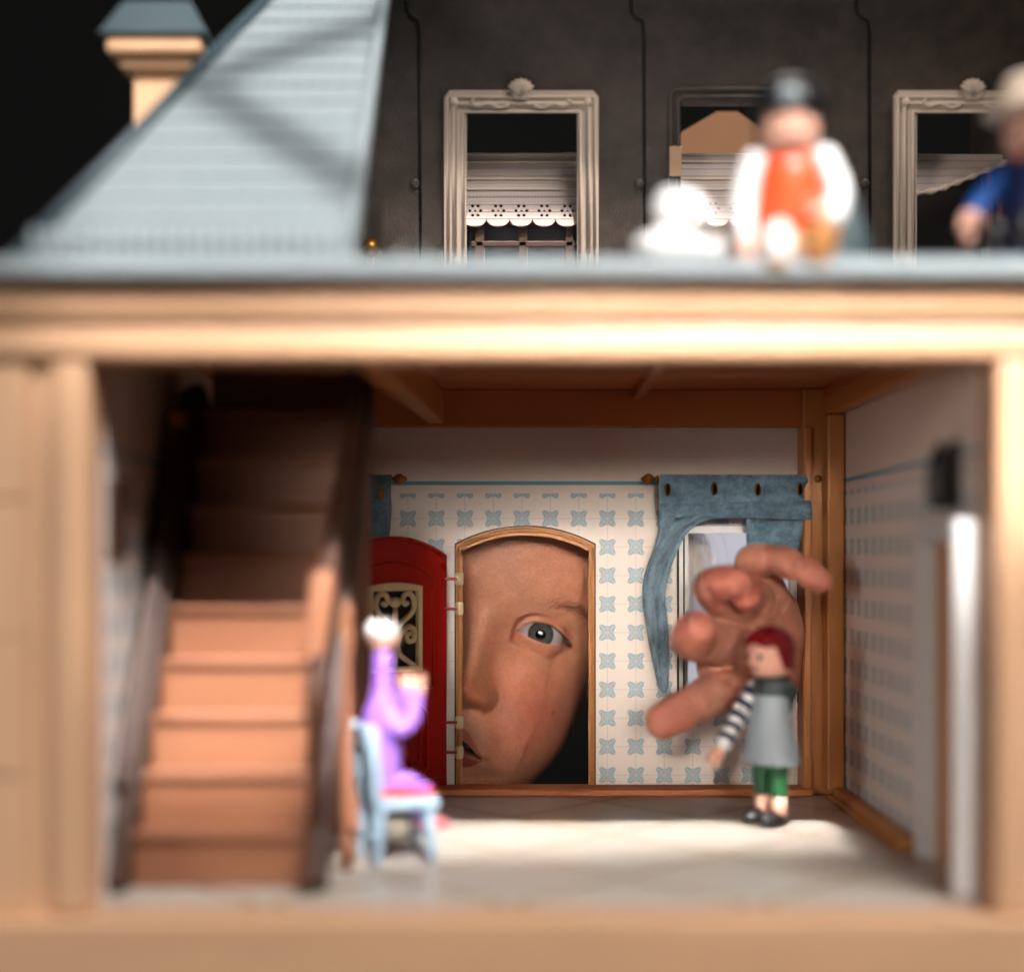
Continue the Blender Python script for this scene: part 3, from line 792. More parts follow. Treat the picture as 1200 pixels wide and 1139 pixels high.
# chimney
cx0, cx1, cd = X(156, 540), X(215, 540), 540
ch = box('chimney', cx0, cx1, cd, cd + 22, 190.6, Z(84, cd), 'wood', H, 0.8)
box('cornice', cx0 - 4, cx1 + 4, cd - 4, cd + 26, Z(84, cd), Z(70, cd), 'wood', ch, 1.2)
box('cornice', cx0 - 8, cx1 + 8, cd - 8, cd + 30, Z(69.8, cd), Z(50, cd), 'wood', ch, 1.6)
zt = Z(49.5, cd)
cv = [(cx0 - 10, cd - 10, zt), (cx1 + 10, cd - 10, zt), (cx1 + 10, cd + 32, zt), (cx0 - 10, cd + 32, zt), (cx0 - 3, cd - 2, zt + 14), (cx1 + 3, cd - 2, zt + 14), (cx1 + 3, cd + 24, zt + 14), (cx0 - 3, cd + 24, zt + 14)]
mk('cap', cv, [(0, 3, 2, 1), (4, 5, 6, 7), (0, 1, 5, 4), (1, 2, 6, 5), (2, 3, 7, 6), (3, 0, 4, 7)], 'slate_dark', ch)
for px in (471, 497): lathe('gutter_spike', [(0.9, 0), (0.7, 4), (0.2, 9)], 'slate', H, (X(px, 452), 452, 190.5), 8)
ball('finial', (X(434, 640), 640, Z(291, 640)), 4.2, 'brass', H)
lathe('finial_stem', [(1.6, 190.6), (1.6, Z(297, 640))], 'brass', H, (X(434, 640), 640, 0), 10)

# wall lamp on the right wall
wl = thing('wall_lantern', 'small dark fitting on right wall above the white doorway', 'lantern', (XR - 3, 476, 118))
box('back_plate', XR - 1.4, XR - 0.2, 470, 482, 119, 141, 'black', wl, 0.4)
lathe('lantern_body', [(2.2, 119), (3.6, 121), (3.6, 134), (2.4, 137), (0.6, 141)], 'black', wl, (XR - 5.4, 476, 0), 8, smooth=False)
lathe('glass', [(2.6, 123), (2.6, 131)], 'pane', wl, (XR - 7.0, 476, 0), 8)

# ================================================================ CURTAINS
def felt_strip(name, left, right, parent, depth, t=1.0, folds=0.8, nx=14, freq=3.0):
    """cloth between a left and right edge line (lists of (px, py)); gentle folds, closed thickness"""
    L, R = spline(left, 7), spline(right, 7)
    n = min(len(L), len(R)); V, F = [], []
    for side in (0, 1):
        for i in range(n):
            for j in range(nx + 1):
                a = j / nx
                p = L[i] * (1 - a) + R[i] * a
                dd = depth + side * t - folds * math.sin(a * freq * math.pi + i * 0.17) - 0.35 * math.sin(i * 0.9 + a * 5)
                V.append((X(p[0], depth), dd, Z(p[1], depth)))
    W = nx + 1; B = n * W
    for i in range(n - 1):
        for j in range(nx):
            q = (i * W + j, i * W + j + 1, (i + 1) * W + j + 1, (i + 1) * W + j)
            F.append(q); F.append(tuple(B + k for k in reversed(q)))
    edge = [(0, j) for j in range(nx)] + [(i, nx) for i in range(n - 1)] + [(n - 1, j) for j in range(nx, 0, -1)] + [(i, 0) for i in range(n - 1, 0, -1)]
    ids = [i * W + j for i, j in edge]
    for k in range(len(ids)):
        a, b = ids[k], ids[(k + 1) % len(ids)]
        F.append((b, a, a + B, b + B))
    return mk(name, V, F, 'felt', parent, True)
def finial(cx, d, z, s, parent):
    lathe('finial', [(0.9, -4), (1.6, -3.6), (1.6, -3.0), (1.0, -2.6), (1.0, -1.8), (2.0, -0.8), (2.4, 0.6), (2.0, 2.0), (1.1, 2.8), (1.1, 3.2), (0.5, 3.8), (0.1, 4.1)] if s > 0 else
          [(0.1, -4.1), (0.5, -3.8), (1.1, -3.2), (1.1, -2.8), (2.0, -2.0), (2.4, -0.6), (2.0, 0.8), (1.0, 1.8), (1.0, 2.6), (1.6, 3.0), (1.6, 3.6), (0.9, 4)], 'brass', parent, (cx, d, z), 16, axis='x')
CD = 646.0
cur = thing('curtain', 'blue-grey felt curtain on brass rod over the window with the hand', 'curtain', (X(860, CD), CD, 60))
rz = Z(561, CD)
tube('rod', [(X(764, CD), CD + 1.6, rz), (X(957, CD), CD + 1.6, rz)], 1.0, 'brass', cur, 12)
finial(X(762, CD), CD + 1.6, rz, -1, cur); finial(X(957, CD), CD + 1.6, rz, 1, cur)
val = felt_strip('valance', [(773, 556), (772, 575), (773, 592), (774, 607)], [(951, 556), (951, 575), (950, 592), (950, 607)], cur, CD - 1.8, 1.2, 0.9, 36, 9)
felt_strip('valance_fold', [(773, 590), (773, 597), (776, 606)], [(950, 586), (951, 596), (951, 609)], cur, CD - 3.8, 1.2, 0.8, 36, 8)
for px, py in ((782.5, 574), (837, 573), (888, 573.5), (937.5, 573.5)):
    e = lathe('eyelet', [(1.5, -0.9), (2.3, -0.6), (2.3, 0.4), (1.5, 0.7)], 'brass', cur, (X(px, CD - 3), CD - 2.5, Z(py, CD - 3)), 16, 0.62, 1.25, axis='y')
    lathe('eyelet_hole', [(1.5, -0.2), (1.5, 0.2)], 'black', e, (X(px, CD - 3), CD - 3.2, Z(py, CD - 3)), 14, 0.62, 1.25, axis='y')
felt_strip('drape', [(773, 598), (770, 630), (756, 670), (753, 700), (757, 730), (763, 765), (770, 800), (776, 812)],
           [(846, 604), (808, 622), (786, 665), (779, 700), (783, 730), (785, 765), (784, 800), (780, 812)], cur, CD - 3.4, 1.6, 2.7, 20, 3.6)
felt_strip('drape_end', [(875, 606), (875, 620), (875, 634), (876, 648)], [(944, 606), (941, 620), (938, 634), (934, 648)], cur, CD + 0.6, 1.2, 0.5, 12, 3)
cul = thing('curtain', 'narrow blue-grey felt curtain on brass rod behind the stair banister', 'curtain', (X(440, CD), CD, 80))
finial(X(466, CD), CD + 1.6, rz, 1, cul)
tube('rod', [(X(380, CD), CD + 1.6, rz), (X(464, CD), CD + 1.6, rz)], 1.0, 'brass', cul, 12)
felt_strip('valance', [(385, 556), (385, 590), (386, 640), (386, 700)], [(459, 556), (458, 580), (459, 600), (455, 640)], cul, CD - 1.4, 1.2, 0.6, 14, 4)
lathe('eyelet', [(1.5, -0.9), (2.3, -0.6), (2.3, 0.4), (1.5, 0.7)], 'brass', cul, (X(447, CD - 3), CD - 2.6, Z(578, CD - 3)), 16, 0.62, 1.25, axis='y')

# ================================================================ TOY FIGURES
def toy_hand(parent, c, r, facing, mat='toy_skin'):
    """clip hand: a palm knob and an open C of plastic"""
    c = Vector(c); f = Vector(facing).normalized()
    h = ball('hand', c, r * 0.82, mat, parent, True)
    s = f.cross(Vector((1, 0, 0)));  s = s.normalized() if s.length > 0.1 else Vector((0, 1, 0))
    pts = [c + f * (r * (1.05 + 0.62 * math.cos(a))) + s * (r * 0.62 * math.sin(a)) for a in np.linspace(math.radians(40), math.radians(320), 14)]
    tube('grip', pts, r * 0.36, mat, h, 10, True)
    return h
def toy_leg(parent, x, pts, mat, shoe, shoe_dir=(0, -1, 0), bare=None, r=4.1):
    p, rr = capsule_pts([Vector((x, a, b)) for a, b in pts], [r * (1.0 - 0.06 * i) for i in range(len(pts))], 3)
    lg = tube('leg', p, rr, mat, parent, 16, True)
    e = Vector((x, *pts[-1]))
    if bare is not None:
        b0 = Vector((x, *bare[0])); b1 = Vector((x, *bare[1]))
        tube('ankle', [b0, b1], r * 0.78, 'toy_skin', parent, 14, True)
        e = b1
    sd = Vector(shoe_dir)
    V = []
    bm = bmesh.new()
    bmesh.ops.create_uvsphere(bm, u_segments=18, v_segments=12, radius=1)
    t = sd.normalized(); up = Vector((0, 0, 1)) if abs(t.z) < 0.7 else Vector((0, -1, 0))
    sx = t.cross(up).normalized(); up = sx.cross(t)
    for v in bm.verts:
        q = v.co
        v.co = e + sx * (q.x * r * 0.95) + t * (q.y * r * 1.75 + r * 0.75) + up * (max(q.z, -0.55) * r * 0.85 + 0.2)
    v, f = from_bm(bm); bm.free()
    sh = mk('shoe', v, f, shoe, parent, True, True)
    return lg, sh
def toy_head(parent, c, r, hair_mat, hair='cap', eyes=True):
    c = Vector(c)
    hd = lathe('head', [(0.01, -r), (r * .62, -r * .97), (r * .88, -r * .72), (r, -r * .3), (r, r * .35), (r * .86, r * .75), (r * .5, r * .98), (0.01, r * 1.02)], 'toy_skin', parent, c, 28, local=True)
    if eyes:
        for s in (-1, 1):
            a = math.radians(24) * s
            lathe('eye', ball_prof(r * .11, r * .15), 'black', hd, c + Vector((math.sin(a) * r * .97, -math.cos(a) * r * .97, -r * .08)), 10, local=True)
        tube('mouth', [c + Vector((math.sin(a) * r * 1.005, -math.cos(a) * r * 1.005, -r * .5 - r * .12 * math.cos(a * 4))) for a in np.linspace(-.32, .32, 7)], r * .035, 'red_hair', hd, 6, True)
    if hair:
        # hair dome: closed shell that leaves the face free
        V, F = [], []; NU, NV = 40, 14
        def hr(a, t):   # a: 0 = front (-y)
            low = -0.05 + 0.5 * 0 if False else 0
            face = max(0.0, math.cos(a)) ** 1.0
            zb = (-0.62 if math.cos(a) < 0.25 else 0.18 + 0.30 * math.cos(a) + 0.05 * math.sin(7 * a))
            if 0.05 < math.cos(a) < 0.45: zb = -0.62 + (0.80 + 0.3 * .45) * (math.cos(a) - 0.05) / 0.4
            zz = zb + (1.28 - zb) * t
            rad = 1.14 * math.sqrt(max(0.0, 1 - max(0.0, (zz - 0.25) / 1.04) ** 2)) if zz > 0.25 else 1.14 - 0.06 * (0.25 - zz)
            return zz, rad * (1 + 0.012 * math.sin(18 * a))
        for i in range(NV + 1):
            for k in range(NU):
                a = 2 * math.pi * k / NU
                zz, rad = hr(a, i / NV)
                V.append(c + Vector((math.sin(a) * rad * r, -math.cos(a) * rad * r, zz * r)))
        for i in range(NV):
            for k in range(NU): F.append((i * NU + k, i * NU + (k + 1) % NU, (i + 1) * NU + (k + 1) % NU, (i + 1) * NU + k))
        F.append(tuple(range(NV * NU, (NV + 1) * NU)))
        base = len(V)
        for k in range(NU):       # underside back to the head
            a = 2 * math.pi * k / NU; zz, rad = hr(a, 0)
            V.append(c + Vector((math.sin(a) * 0.9 * r, -math.cos(a) * 0.9 * r, (zz + 0.05) * r)))
        for k in range(NU): F.append((base + k, base + (k + 1) % NU, (k + 1) % NU, k))
        mk('hair', V, F, hair_mat, hd, True, True)
    return hd

# -- doll by the window: red hair, grey coat, striped sleeves
dd_ = 571.0
t = thing('toy_figure', 'toy figure with dark red hair, grey coat and striped sleeves below the hand', 'toy figure', (X(903, dd_), dd_, 0), math.radians(-58))
k_ = 1.0
for x in (-4.6, 4.6):
    toy_leg(t, x, [(0, 29), (0, 20), (0, 13.5)], 'green', 'black', bare=((0, 14), (0, 3.6)), r=3.9)
coat = lathe('coat', [(11.8, 24.6), (12.6, 25.2), (11.6, 30), (8.6, 42), (7.6, 50), (6.8, 54), (5.0, 56.4), (2.5, 57)], 'coat', t, (0, 0, 0), 32, 1.0, 0.80, True)
tube('coat_seam', [(9.0, -2.6, 26), (7.8, -2.3, 42), (6.6, -1.4, 53)], 0.35, 'light_blue', coat, 6, True)
lathe('hood', [(6.8, 49), (8.4, 51.5), (8.2, 55.5), (6.4, 58), (3.6, 58.6)], 'hood', t, (0, 1.2, 0), 28, 1.0, 0.9, True)
mk('hood_flap', [(-7.4, 2, 56), (7.4, 2, 56), (6.5, 8.6, 53), (-6.5, 8.6, 53), (0, 9.2, 40), (-7.6, 0.5, 55), (7.6, 0.5, 55), (5.6, 5.6, 52), (-5.6, 5.6, 52), (0, 7.2, 41)],
   [(0, 1, 2, 3), (3, 2, 4), (1, 6, 7, 2), (0, 3, 8, 5), (2, 7, 9, 4), (3, 4, 9, 8), (8, 9, 7), (5, 8, 7, 6), (0, 5, 6, 1)], 'hood', t, False, True)
for s in (-1,):
    a0 = Vector((-7.0, -1.0, 52.5)); a1 = Vector((-8.8, -9.0, 42.0)); a2 = Vector((-7.8, -16.6, 32.0))
    q = [Vector(p) for p in spline([tuple(a0), tuple(a1), tuple(a2)], 10)]
    p, rr = capsule_pts(q, [4.0 - 0.9 * i / len(q) for i in range(len(q))], 3)
    arm = tube('arm', p, rr, 'toy_white', t, 16, True)
    for i in range(1, len(q) - 1, 4):
        tube('stripe', [q[i], q[i + 1] * 0.45 + q[i] * 0.55, q[min(i + 2, len(q) - 1)]], [(4.0 - 0.9 * i / len(q)) + 0.22] * 3, 'navy', arm, 16, True)
    toy_hand(t, a2 + Vector((s * 0.4, -2.6, -3.2)), 3.5, (0, -0.6, -0.8))
toy_head(t, (0, -0.6, 66.2), 8.7, 'red_hair')

# -- chair and lilac figure
cd0 = 500.0
cs = 0.2876
c = thing('toy_chair', 'light blue toy chair with orange-red seat beside the stairs', 'chair', (-41, 509, 0), math.radians(112))
for x, y in ((-8.5, -9), (8.5, -9), (-8.5, 9), (8.5, 9)):
    p, rr = capsule_pts([Vector((x * 1.06, y * 1.06, 2.0)), Vector((x, y, 9)), Vector((x * .97, y * .97, 19))], [1.7, 1.9, 2.3], 3)
    tube('leg', p, rr, 'light_blue', c, 12, True)
box('seat', -11, 11, -12, 11, 18.5, 22.5, 'light_blue', c, 1.2, True)
box('cushion', -9.6, 9.6, -11, 8, 22.6, 25.0, 'red_cushion', c, 1.1, True)
bk = plate('backrest', [(-10.5, 22.6), (10.5, 22.6), (10.8, 40), (8.5, 44.5), (0, 46.5), (-8.5, 44.5), (-10.8, 40)], [[(-6.8, 28), (6.8, 28), (7, 38), (0, 41), (-7, 38)]], lambda u, v, w: (u, 8.4 + w + (v - 22) * 0.10, v), 2.8, 'light_blue', c, True)
for x in (-10.2, 10.2):
    p, rr = capsule_pts([Vector((x, 9.8, 22)), Vector((x, 11.0, 36)), Vector((x * 0.98, 12.2, 45.5))], [1.9, 1.9, 2.3], 3)
    tube('back_post', p, rr, 'light_blue', c, 12, True)
for x in (-3.4, 0, 3.4): tube('back_rod', [(x, 10.4, 27), (x, 11.6, 41)], 1.0, 'light_blue', bk, 8, True)
for y in (-9, 9): tube('stretcher', [(-8.6, y, 9), (8.6, y, 9)], 1.2, 'light_blue', c, 8, True)

fd = 496.0
t = thing('toy_figure', 'slim lilac toy figure with pale round head seated on light blue chair', 'toy figure', (-45.5, 506, 0), math.radians(112))
zf = lambda py: Z(py, fd)
lathe('dress', [(4.2, 25.2), (6.2, 25.6), (6.6, 32), (7.6, 42), (8.4, 47), (7.4, 51.5), (5.4, 55), (4.2, 60), (3.9, 66), (3.6, 71.4), (2.0, 72.6)], 'purple', t, (0, 0, 0), 28, 1.0, 0.86, True)
for s in (-1, 1):
    q = [Vector(p) for p in spline([(s * 6.2, 0, 52), (s * 9.4, -2.4, 46), (s * 8.2, -7.6, 49), (s * 6.6, -9.6, 56)], 6)]
    p, rr = capsule_pts(q, [3.0 - 0.5 * i / len(q) for i in range(len(q))], 3)
    tube('arm', p, rr, 'purple', t, 14, True)
    toy_hand(t, q[-1] + Vector((0, -0.6, 3.0)), 2.9, (0, 0, 1))
    toy_leg(t, s * 3.6, [(0, 27.4), (-9, 27), (-14, 24), (-14.5, 12)], 'purple', 'pinkbow' if s < 0 else 'toy_white', r=3.1)
hd = ball('head', (0, 0, 76.4), 5.4, 'toy_skin', t, True)
lathe('hair', [(5.0, 76.0), (5.75, 78), (5.2, 80.6), (3.2, 82.3), (0.1, 82.8)], 'toy_white', hd, (0, 0.4, 0), 22, local=True)

# -- man seated on the eaves
md_ = 452.0
t = thing('toy_figure', 'seated toy man in orange-red vest and black cap on the roof edge', 'toy figure', (X(925, md_), md_, 190.6), math.radians(-6))
lathe('vest', [(5.6, 11.5), (9.9, 12), (10.2, 14), (9.8, 22), (9.4, 30), (7.8, 34.5), (4.6, 36.8), (2.2, 37)], 'orange', t, (0, 0, 0), 30, 1.0, 0.74, True)
lathe('trousers', [(4, 0.3), (9.6, 0.6), (10.0, 5), (9.4, 11.6), (6, 12)], 'tan_trousers', t, (0, -0.6, 0), 26, 1.0, 0.8, True)
toy_leg(t, -5.2, [(-2, 5.2), (-13, 5.2), (-25, -1.0)], 'tan_trousers', 'toy_white', (0, -0.15, 1.0), r=4.4)
toy_leg(t, 6.6, [(-2, 5.2), (-12, 5.0), (-23, 0.5)], 'tan_trousers', 'tan_trousers', (0.2, -0.2, 1.0), r=4.4)  # less lit shoe of the white pair, shade put in as brown
for s, q in ((-1, [(-10.4, 1, 33), (-13.6, 0.5, 22), (-13.6, -1, 10.5)]), (1, [(10.6, 1, 34), (14.4, -0.5, 24), (12.4, -5, 15.5)])):
    q = [Vector(p) for p in spline(q, 8)]
    p, rr = capsule_pts(q, [4.3 - 0.8 * i / len(q) for i in range(len(q))], 4)
    tube('sleeve', p, rr, 'toy_white', t, 18, True)
    dirv = (0.1, -0.35, -0.9) if s < 0 else (-0.8, -0.55, 0.2)
    toy_hand(t, q[-1] + Vector(dirv) * 4.0, 3.5, dirv)
hd = toy_head(t, (0, -0.5, 43.0), 8.8, 'black', hair='cap')
cap = lathe('cap', [(10.0, 46.5), (11.0, 47.4), (10.8, 51), (9.2, 55), (5.8, 57.6), (0.2, 58.4)], 'black', t, (0, 0, 0), 28, local=True)
lathe('cap_highlight', ball_prof(3.0, 3.0), 'slate', cap, (-1.0, -10.2, 50.6), 18, 1, 0.5, True)  # grey disc standing in for the highlight on the cap
b = thing('toy_bag', 'black pointed toy bag hanging beside the seated man in the vest', 'bag', (X(985, md_ + 8), md_ + 8, 190.6))
lathe('bag_body', [(1.0, 0.3), (8.0, 0.8), (9.6, 6), (8.4, 14), (5.4, 22), (2.6, 29)], 'hood', b, (0, 0, 0), 24, 1.0, 0.6, True)
tube('handle', [(-2, 0, 28.5), (-5.0, 0, 34), (-6, 0, 40), (-6.5, 0, 46)], 0.8, 'black', b, 8, True)
lathe('clasp', ball_prof(1.5, 1.5), 'slate_dark', b, (-3, -5.4, 12), 10, local=True)

# -- white poodle
pd = 435.0
g = thing('toy_dog', 'white toy poodle sitting on the roof edge beside the man', 'dog', (X(800, pd), pd, 190.6))
def blob_mesh(name, blobs, mat, parent, voxel=0.7, smooth=4, local=True, amp=0.0):
    """union of ellipsoids (c, (rx, ry, rz)) remeshed into one skin"""
    bm = bmesh.new()
    for cc, rr in blobs:
        r = bmesh.ops.create_icosphere(bm, subdivisions=3, radius=1)
        for v in r['verts']:
            v.co = Vector((v.co.x * rr[0] + cc[0], v.co.y * rr[1] + cc[1], v.co.z * rr[2] + cc[2]))
    v, f = from_bm(bm); bm.free()
    return remesh(name, v, f, mat, parent, voxel, smooth, local, amp)
def remeshed_arrays(v, f, voxel, smooth):
    me = bpy.data.meshes.new('tmp'); me.from_pydata([tuple(p) for p in v], [], f)
    ob = bpy.data.objects.new('tmp', me); COL.objects.link(ob)
    r = ob.modifiers.new('r', 'REMESH'); r.mode = 'VOXEL'; r.voxel_size = voxel; r.adaptivity = 0
    s = ob.modifiers.new('s', 'SMOOTH'); s.iterations = smooth; s.factor = 0.5
    ev = ob.evaluated_get(bpy.context.evaluated_depsgraph_get()); m2 = ev.to_mesh()
    co = np.empty(len(m2.vertices) * 3); m2.vertices.foreach_get('co', co); co = co.reshape(-1, 3)
    fs = [list(p.vertices) for p in m2.polygons]
    ev.to_mesh_clear(); bpy.data.objects.remove(ob); bpy.data.meshes.remove(me)
    return co, fs
def remesh(name, v, f, mat, parent, voxel, smooth, local, amp=0.0):
    co, fs = remeshed_arrays(v, f, voxel, smooth)
    return mk(name, co, fs, mat, parent, True, local)
body = [((-4, 1, 5.5), (8.5, 6, 5.6)), ((-1, 0, 9), (6, 5, 6)), ((0.5, -1, 16.5), (7.0, 6.6, 6.4)), ((-3.5, 0, 17.5), (5.0, 6, 6.2)), ((5.2, -2, 14.2), (3.6, 3.4, 3.0)), ((8.0, -2.4, 13.6), (2.6, 2.6, 2.3)),
        ((-5.0, -3, 14), (2.6, 2.4, 5.0)), ((4.0, -4.0, 3.0), (2.4, 2.4, 3.0)), ((6.2, -5.2, 2.6), (3.4, 2.8, 2.6)), ((5, 3, 3), (3, 3, 3)), ((9.2, -3, 4.2), (3.0, 2.8, 3.2)), ((-11, 2, 6), (3.0, 3, 3))]
body = [((a[0], a[1], a[2] * 0.88), (b_[0], b_[1], b_[2] * 0.9)) for a, b_ in body]
blob_mesh('body', body, 'toy_white', g, 0.6, 4)
ball('nose', (10.6, -2.6, 14.2), 1.0, 'black', g, True)
for y in (-5.6, 1.4): ball('eye', (5.0, y, 17.0), 0.7, 'black', g, True)

# -- figure in blue at the right edge
bd = 458.0
t = thing('toy_figure', 'toy figure in dark blue with pale hat at right edge of roof', 'toy figure', (X(1212, bd), bd, 190.6), math.radians(-40))
lathe('jacket', [(6, 0.4), (10.4, 1), (10.6, 10), (9.8, 24), (8.8, 33), (5, 36.5), (2, 37)], 'navy', t, (0, 0, 0), 28, 1.0, 0.76, True)
lathe('collar', [(5.6, 35), (6.0, 37), (4.4, 39.4)], 'orange', t, (0, 0, 0), 24, local=True)
for s, q in ((-1, [(-9.4, 0, 31.5), (-14.0, -3, 26), (-15.5, -9, 20.5)]), (1, [(9.4, 0, 31.5), (13, -2, 22), (11, -7, 13)])):
    q = [Vector(p) for p in spline(q, 8)]
    p, rr = capsule_pts(q, [4.4 - 1.0 * i / len(q) for i in range(len(q))], 4)
    tube('arm', p, rr, 'blue', t, 16, True)
    toy_hand(t, q[-1] + Vector((-0.4 * (s < 0), -2.0, -3.2)), 4.4, (0, -0.6, -0.8))
toy_head(t, (0, -0.4, 44.6), 9.0, 'stair_dark', 'cap')
hat = lathe('hat', [(9.0, 48.6), (15.0, 49.4), (15.2, 50.4), (10.4, 52), (10.2, 58), (8.4, 61), (0.2, 62)], 'cream', t, (0, 0, 0), 28, local=True)
for x in (-4.6, 4.6): toy_leg(t, x, [(-3, 4.6), (-12, 4.8), (-19, 4.6)], 'navy', 'black', (0, -0.2, 1.0), r=4.2)

# ================================================================ THE CHILD
EYE_D = 691.0
es = EYE_D / FPX
ROLL = math.radians(16)
PC = Vector((X(567, EYE_D), EYE_D, Z(729, EYE_D)))           # bridge of the nose, at the depth of the eye
fr_ = Vector((math.cos(ROLL), 0, -math.sin(ROLL))); fu_ = Vector((math.sin(ROLL), 0, math.cos(ROLL))); ff_ = Vector((0, -1, 0))
def face_world(x, f, z): return np.array(PC) + np.outer(x, fr_) + np.outer(z, fu_) + np.outer(f, ff_)
def sm(a, b, x):
    t = np.clip((x - a) / (b - a), 0, 1); return t * t * (3 - 2 * t)
def G(x, z, cx, cz, sx, sz, rot=0.0):
    u, v = x - cx, z - cz
    if rot: c_, s_ = math.cos(rot), math.sin(rot); u, v = u * c_ + v * s_, -u * s_ + v * c_
    return np.exp(-0.5 * (u / sx) ** 2 - 0.5 * (v / sz) ** 2)
def cub(xs, ys):
    """monotone-ish smooth interpolation (Catmull-Rom on a dense table)"""
    p = np.array(spline(list(zip(xs, ys)), 24)); o = np.argsort(p[:, 0]); p = p[o]
    return lambda q: np.interp(q, p[:, 0], p[:, 1])
Wz = cub([-112, -104, -96, -88, -78, -70, -53, -31, -13, 10, 40, 66, 84, 96, 104, 109], [38, 36, 35, 36.5, 41, 46, 53.8, 57.6, 59.2, 62, 64.5, 60, 48, 34, 19, 1])
f0z = cub([-112, -104, -98, -93, -86, -79, -71, -64, -56, -48, -40, -30, -18, -6, 6, 18, 32, 48, 64, 80, 94, 104, 109], [-46, -38, -22, -6, 2, 4, 1.5, 4.5, 6.5, 6.6, 5.0, 4.2, 3.4, 2.6, 4.2, 7.4, 9.2, 8.0, 2.5, -9, -27, -48, -75])
upL = cub([14.8, 15.6, 18, 22.5, 28, 32, 37, 39.9, 40.6], [-0.6, 0.2, 3.6, 6.3, 7.1, 6.6, 3.7, 0.2, -0.6])
loL = cub([14.8, 15.6, 18, 23.6, 30.6, 36.9, 39.9, 40.6], [-0.6, -0.4, -0.75, -1.35, -1.75, -0.65, 0.0, -0.6])
creL = cub([13, 17.0, 19.2, 24, 31, 38.7, 42, 46], [3.0, 6.4, 8.2, 9.7, 9.1, 6.2, 3.4, -1.0])
lowF = cub([15, 20.6, 24, 28.3, 32.5, 37], [-1.6, -3.0, -4.4, -5.5, -6.0, -5.6])
EC = np.array((27.3, -13.0, 1.5)); ER = 11.5
lipU = cub([-20, -17.3, -14, -10, -5, 0, 5, 10, 14, 17.3, 20], [-61.8, -61.4, -59.4, -56.6, -54.4, -54.2, -54.4, -56.6, -59.4, -61.4, -61.8])
lipL = cub([-20, -17.3, -14, -10, -5, 0, 5, 10, 14, 17.3, 20], [-61.6, -61.5, -61.6, -61.2, -60.4, -60.2, -60.4, -61.2, -61.6, -61.5, -61.6])
vermU = cub([-20, -17.3, -12, -8, -4, 0, 4, 8, 12, 17.3, 20], [-61.6, -60.6, -54.6, -50.6, -48.6, -49.4, -48.6, -50.6, -54.6, -60.6, -61.6])
vermL = cub([-20, -17.3, -12, -6, 0, 6, 12, 17.3, 20], [-61.6, -62.2, -66.4, -68.4, -69, -68.4, -66.4, -62.2, -61.6])

def dens(a, b, marks, coarse, fine):
    """coordinates from a to b, fine inside marks [(lo, hi)]"""
    out = [a]
    while out[-1] < b:
        p = out[-1]; h = coarse
        for lo, hi, hh in marks:
            dist = max(lo - p, p - hi, 0); h = min(h, hh + dist * 0.12)
        out.append(p + h)
    return np.array(out)
zs = dens(-112, 108.9, [(-8, 12, 0.24), (-70, -46, 0.45), (-42, -24, 0.6)], 1.8, 0.3)
zs = np.append(zs[zs < 108.8], 108.9)
# parameter p in [0,1] across the front half maps |sin|^(0.8); sample in normalised x
xn = dens(-1.0, 1.0, [(0.22, 0.68, 0.0040), (-0.68, -0.22, 0.012), (-0.2, 0.2, 0.008)], 0.02, 0.004)
xn = np.clip(xn, -1, 1)
edge = np.sin(np.linspace(0, math.pi / 2, 14))[8:]
xn = np.unique(np.concatenate([xn[np.abs(xn) < 0.93], edge[edge > 0.93], -edge[edge > 0.93], [-1, 1], 1 - np.geomspace(0.0008, 0.06, 10), -1 + np.geomspace(0.0008, 0.06, 10)]))
nf = len(xn)
ab = np.linspace(math.pi / 2, 3 * math.pi / 2, 30)[1:-1]       # back of the head
nb = len(ab)
NX = nf + nb; NZ = len(zs)
Wc = np.maximum(Wz(zs), 0.6); F0 = f0z(zs)
Xg = np.zeros((NZ, NX)); Fg = np.zeros((NZ, NX)); Zg = np.repeat(zs[:, None], NX, 1)
Dz = np.interp(zs, [-112, -96, -80, -40, 0, 60, 90, 104, 109], [26, 40, 58, 74, 82, 84, 66, 40, 4])
Bz = np.interp(zs, [-112, -96, -70, -30, 20, 60, 90, 104, 109], [44, 44, 46, 62, 86, 88, 66, 40, 4])
Xg[:, :nf] = Wc[:, None] * xn[None, :]
prof_ = np.clip(1 - np.abs(xn) ** 2.5, 0, 1) ** 0.42
Fg[:, :nf] = F0[:, None] - Dz[:, None] * (1 - prof_[None, :])
Xg[:, nf:] = Wc[:, None] * np.sin(ab)[None, :]
Fg[:, nf:] = (F0 - Dz)[:, None] + Bz[:, None] * np.cos(ab)[None, :]
x, z = Xg[:, :nf], Zg[:, :nf]
f = Fg[:, :nf].copy()
ax = np.abs(x)
# brow, sockets, cheeks
f += -5.0 * G(ax, z, 28, 3.0, 12.5, 8.5) - 2.6 * G(ax, z, 14.5, 0.5, 4.5, 5.5) - 1.6 * G(ax, z, 42, -2, 6, 7)
f += 1.6 * G(ax, z, 26, 17, 15, 5, -0.1) + 3.2 * G(ax, z, 33, -33, 14, 13) + 1.0 * G(ax, z, 24, -13, 10, 4) + 1.5 * G(ax, z, 20, -66, 12, 10)
f += -1.8 * G(ax, z, 22, -46, 4.0, 12, 0.45) - 1.2 * G(ax, z, 21, -63, 3, 4) + 1.2 * G(ax, z, 0, -81, 11, 7)
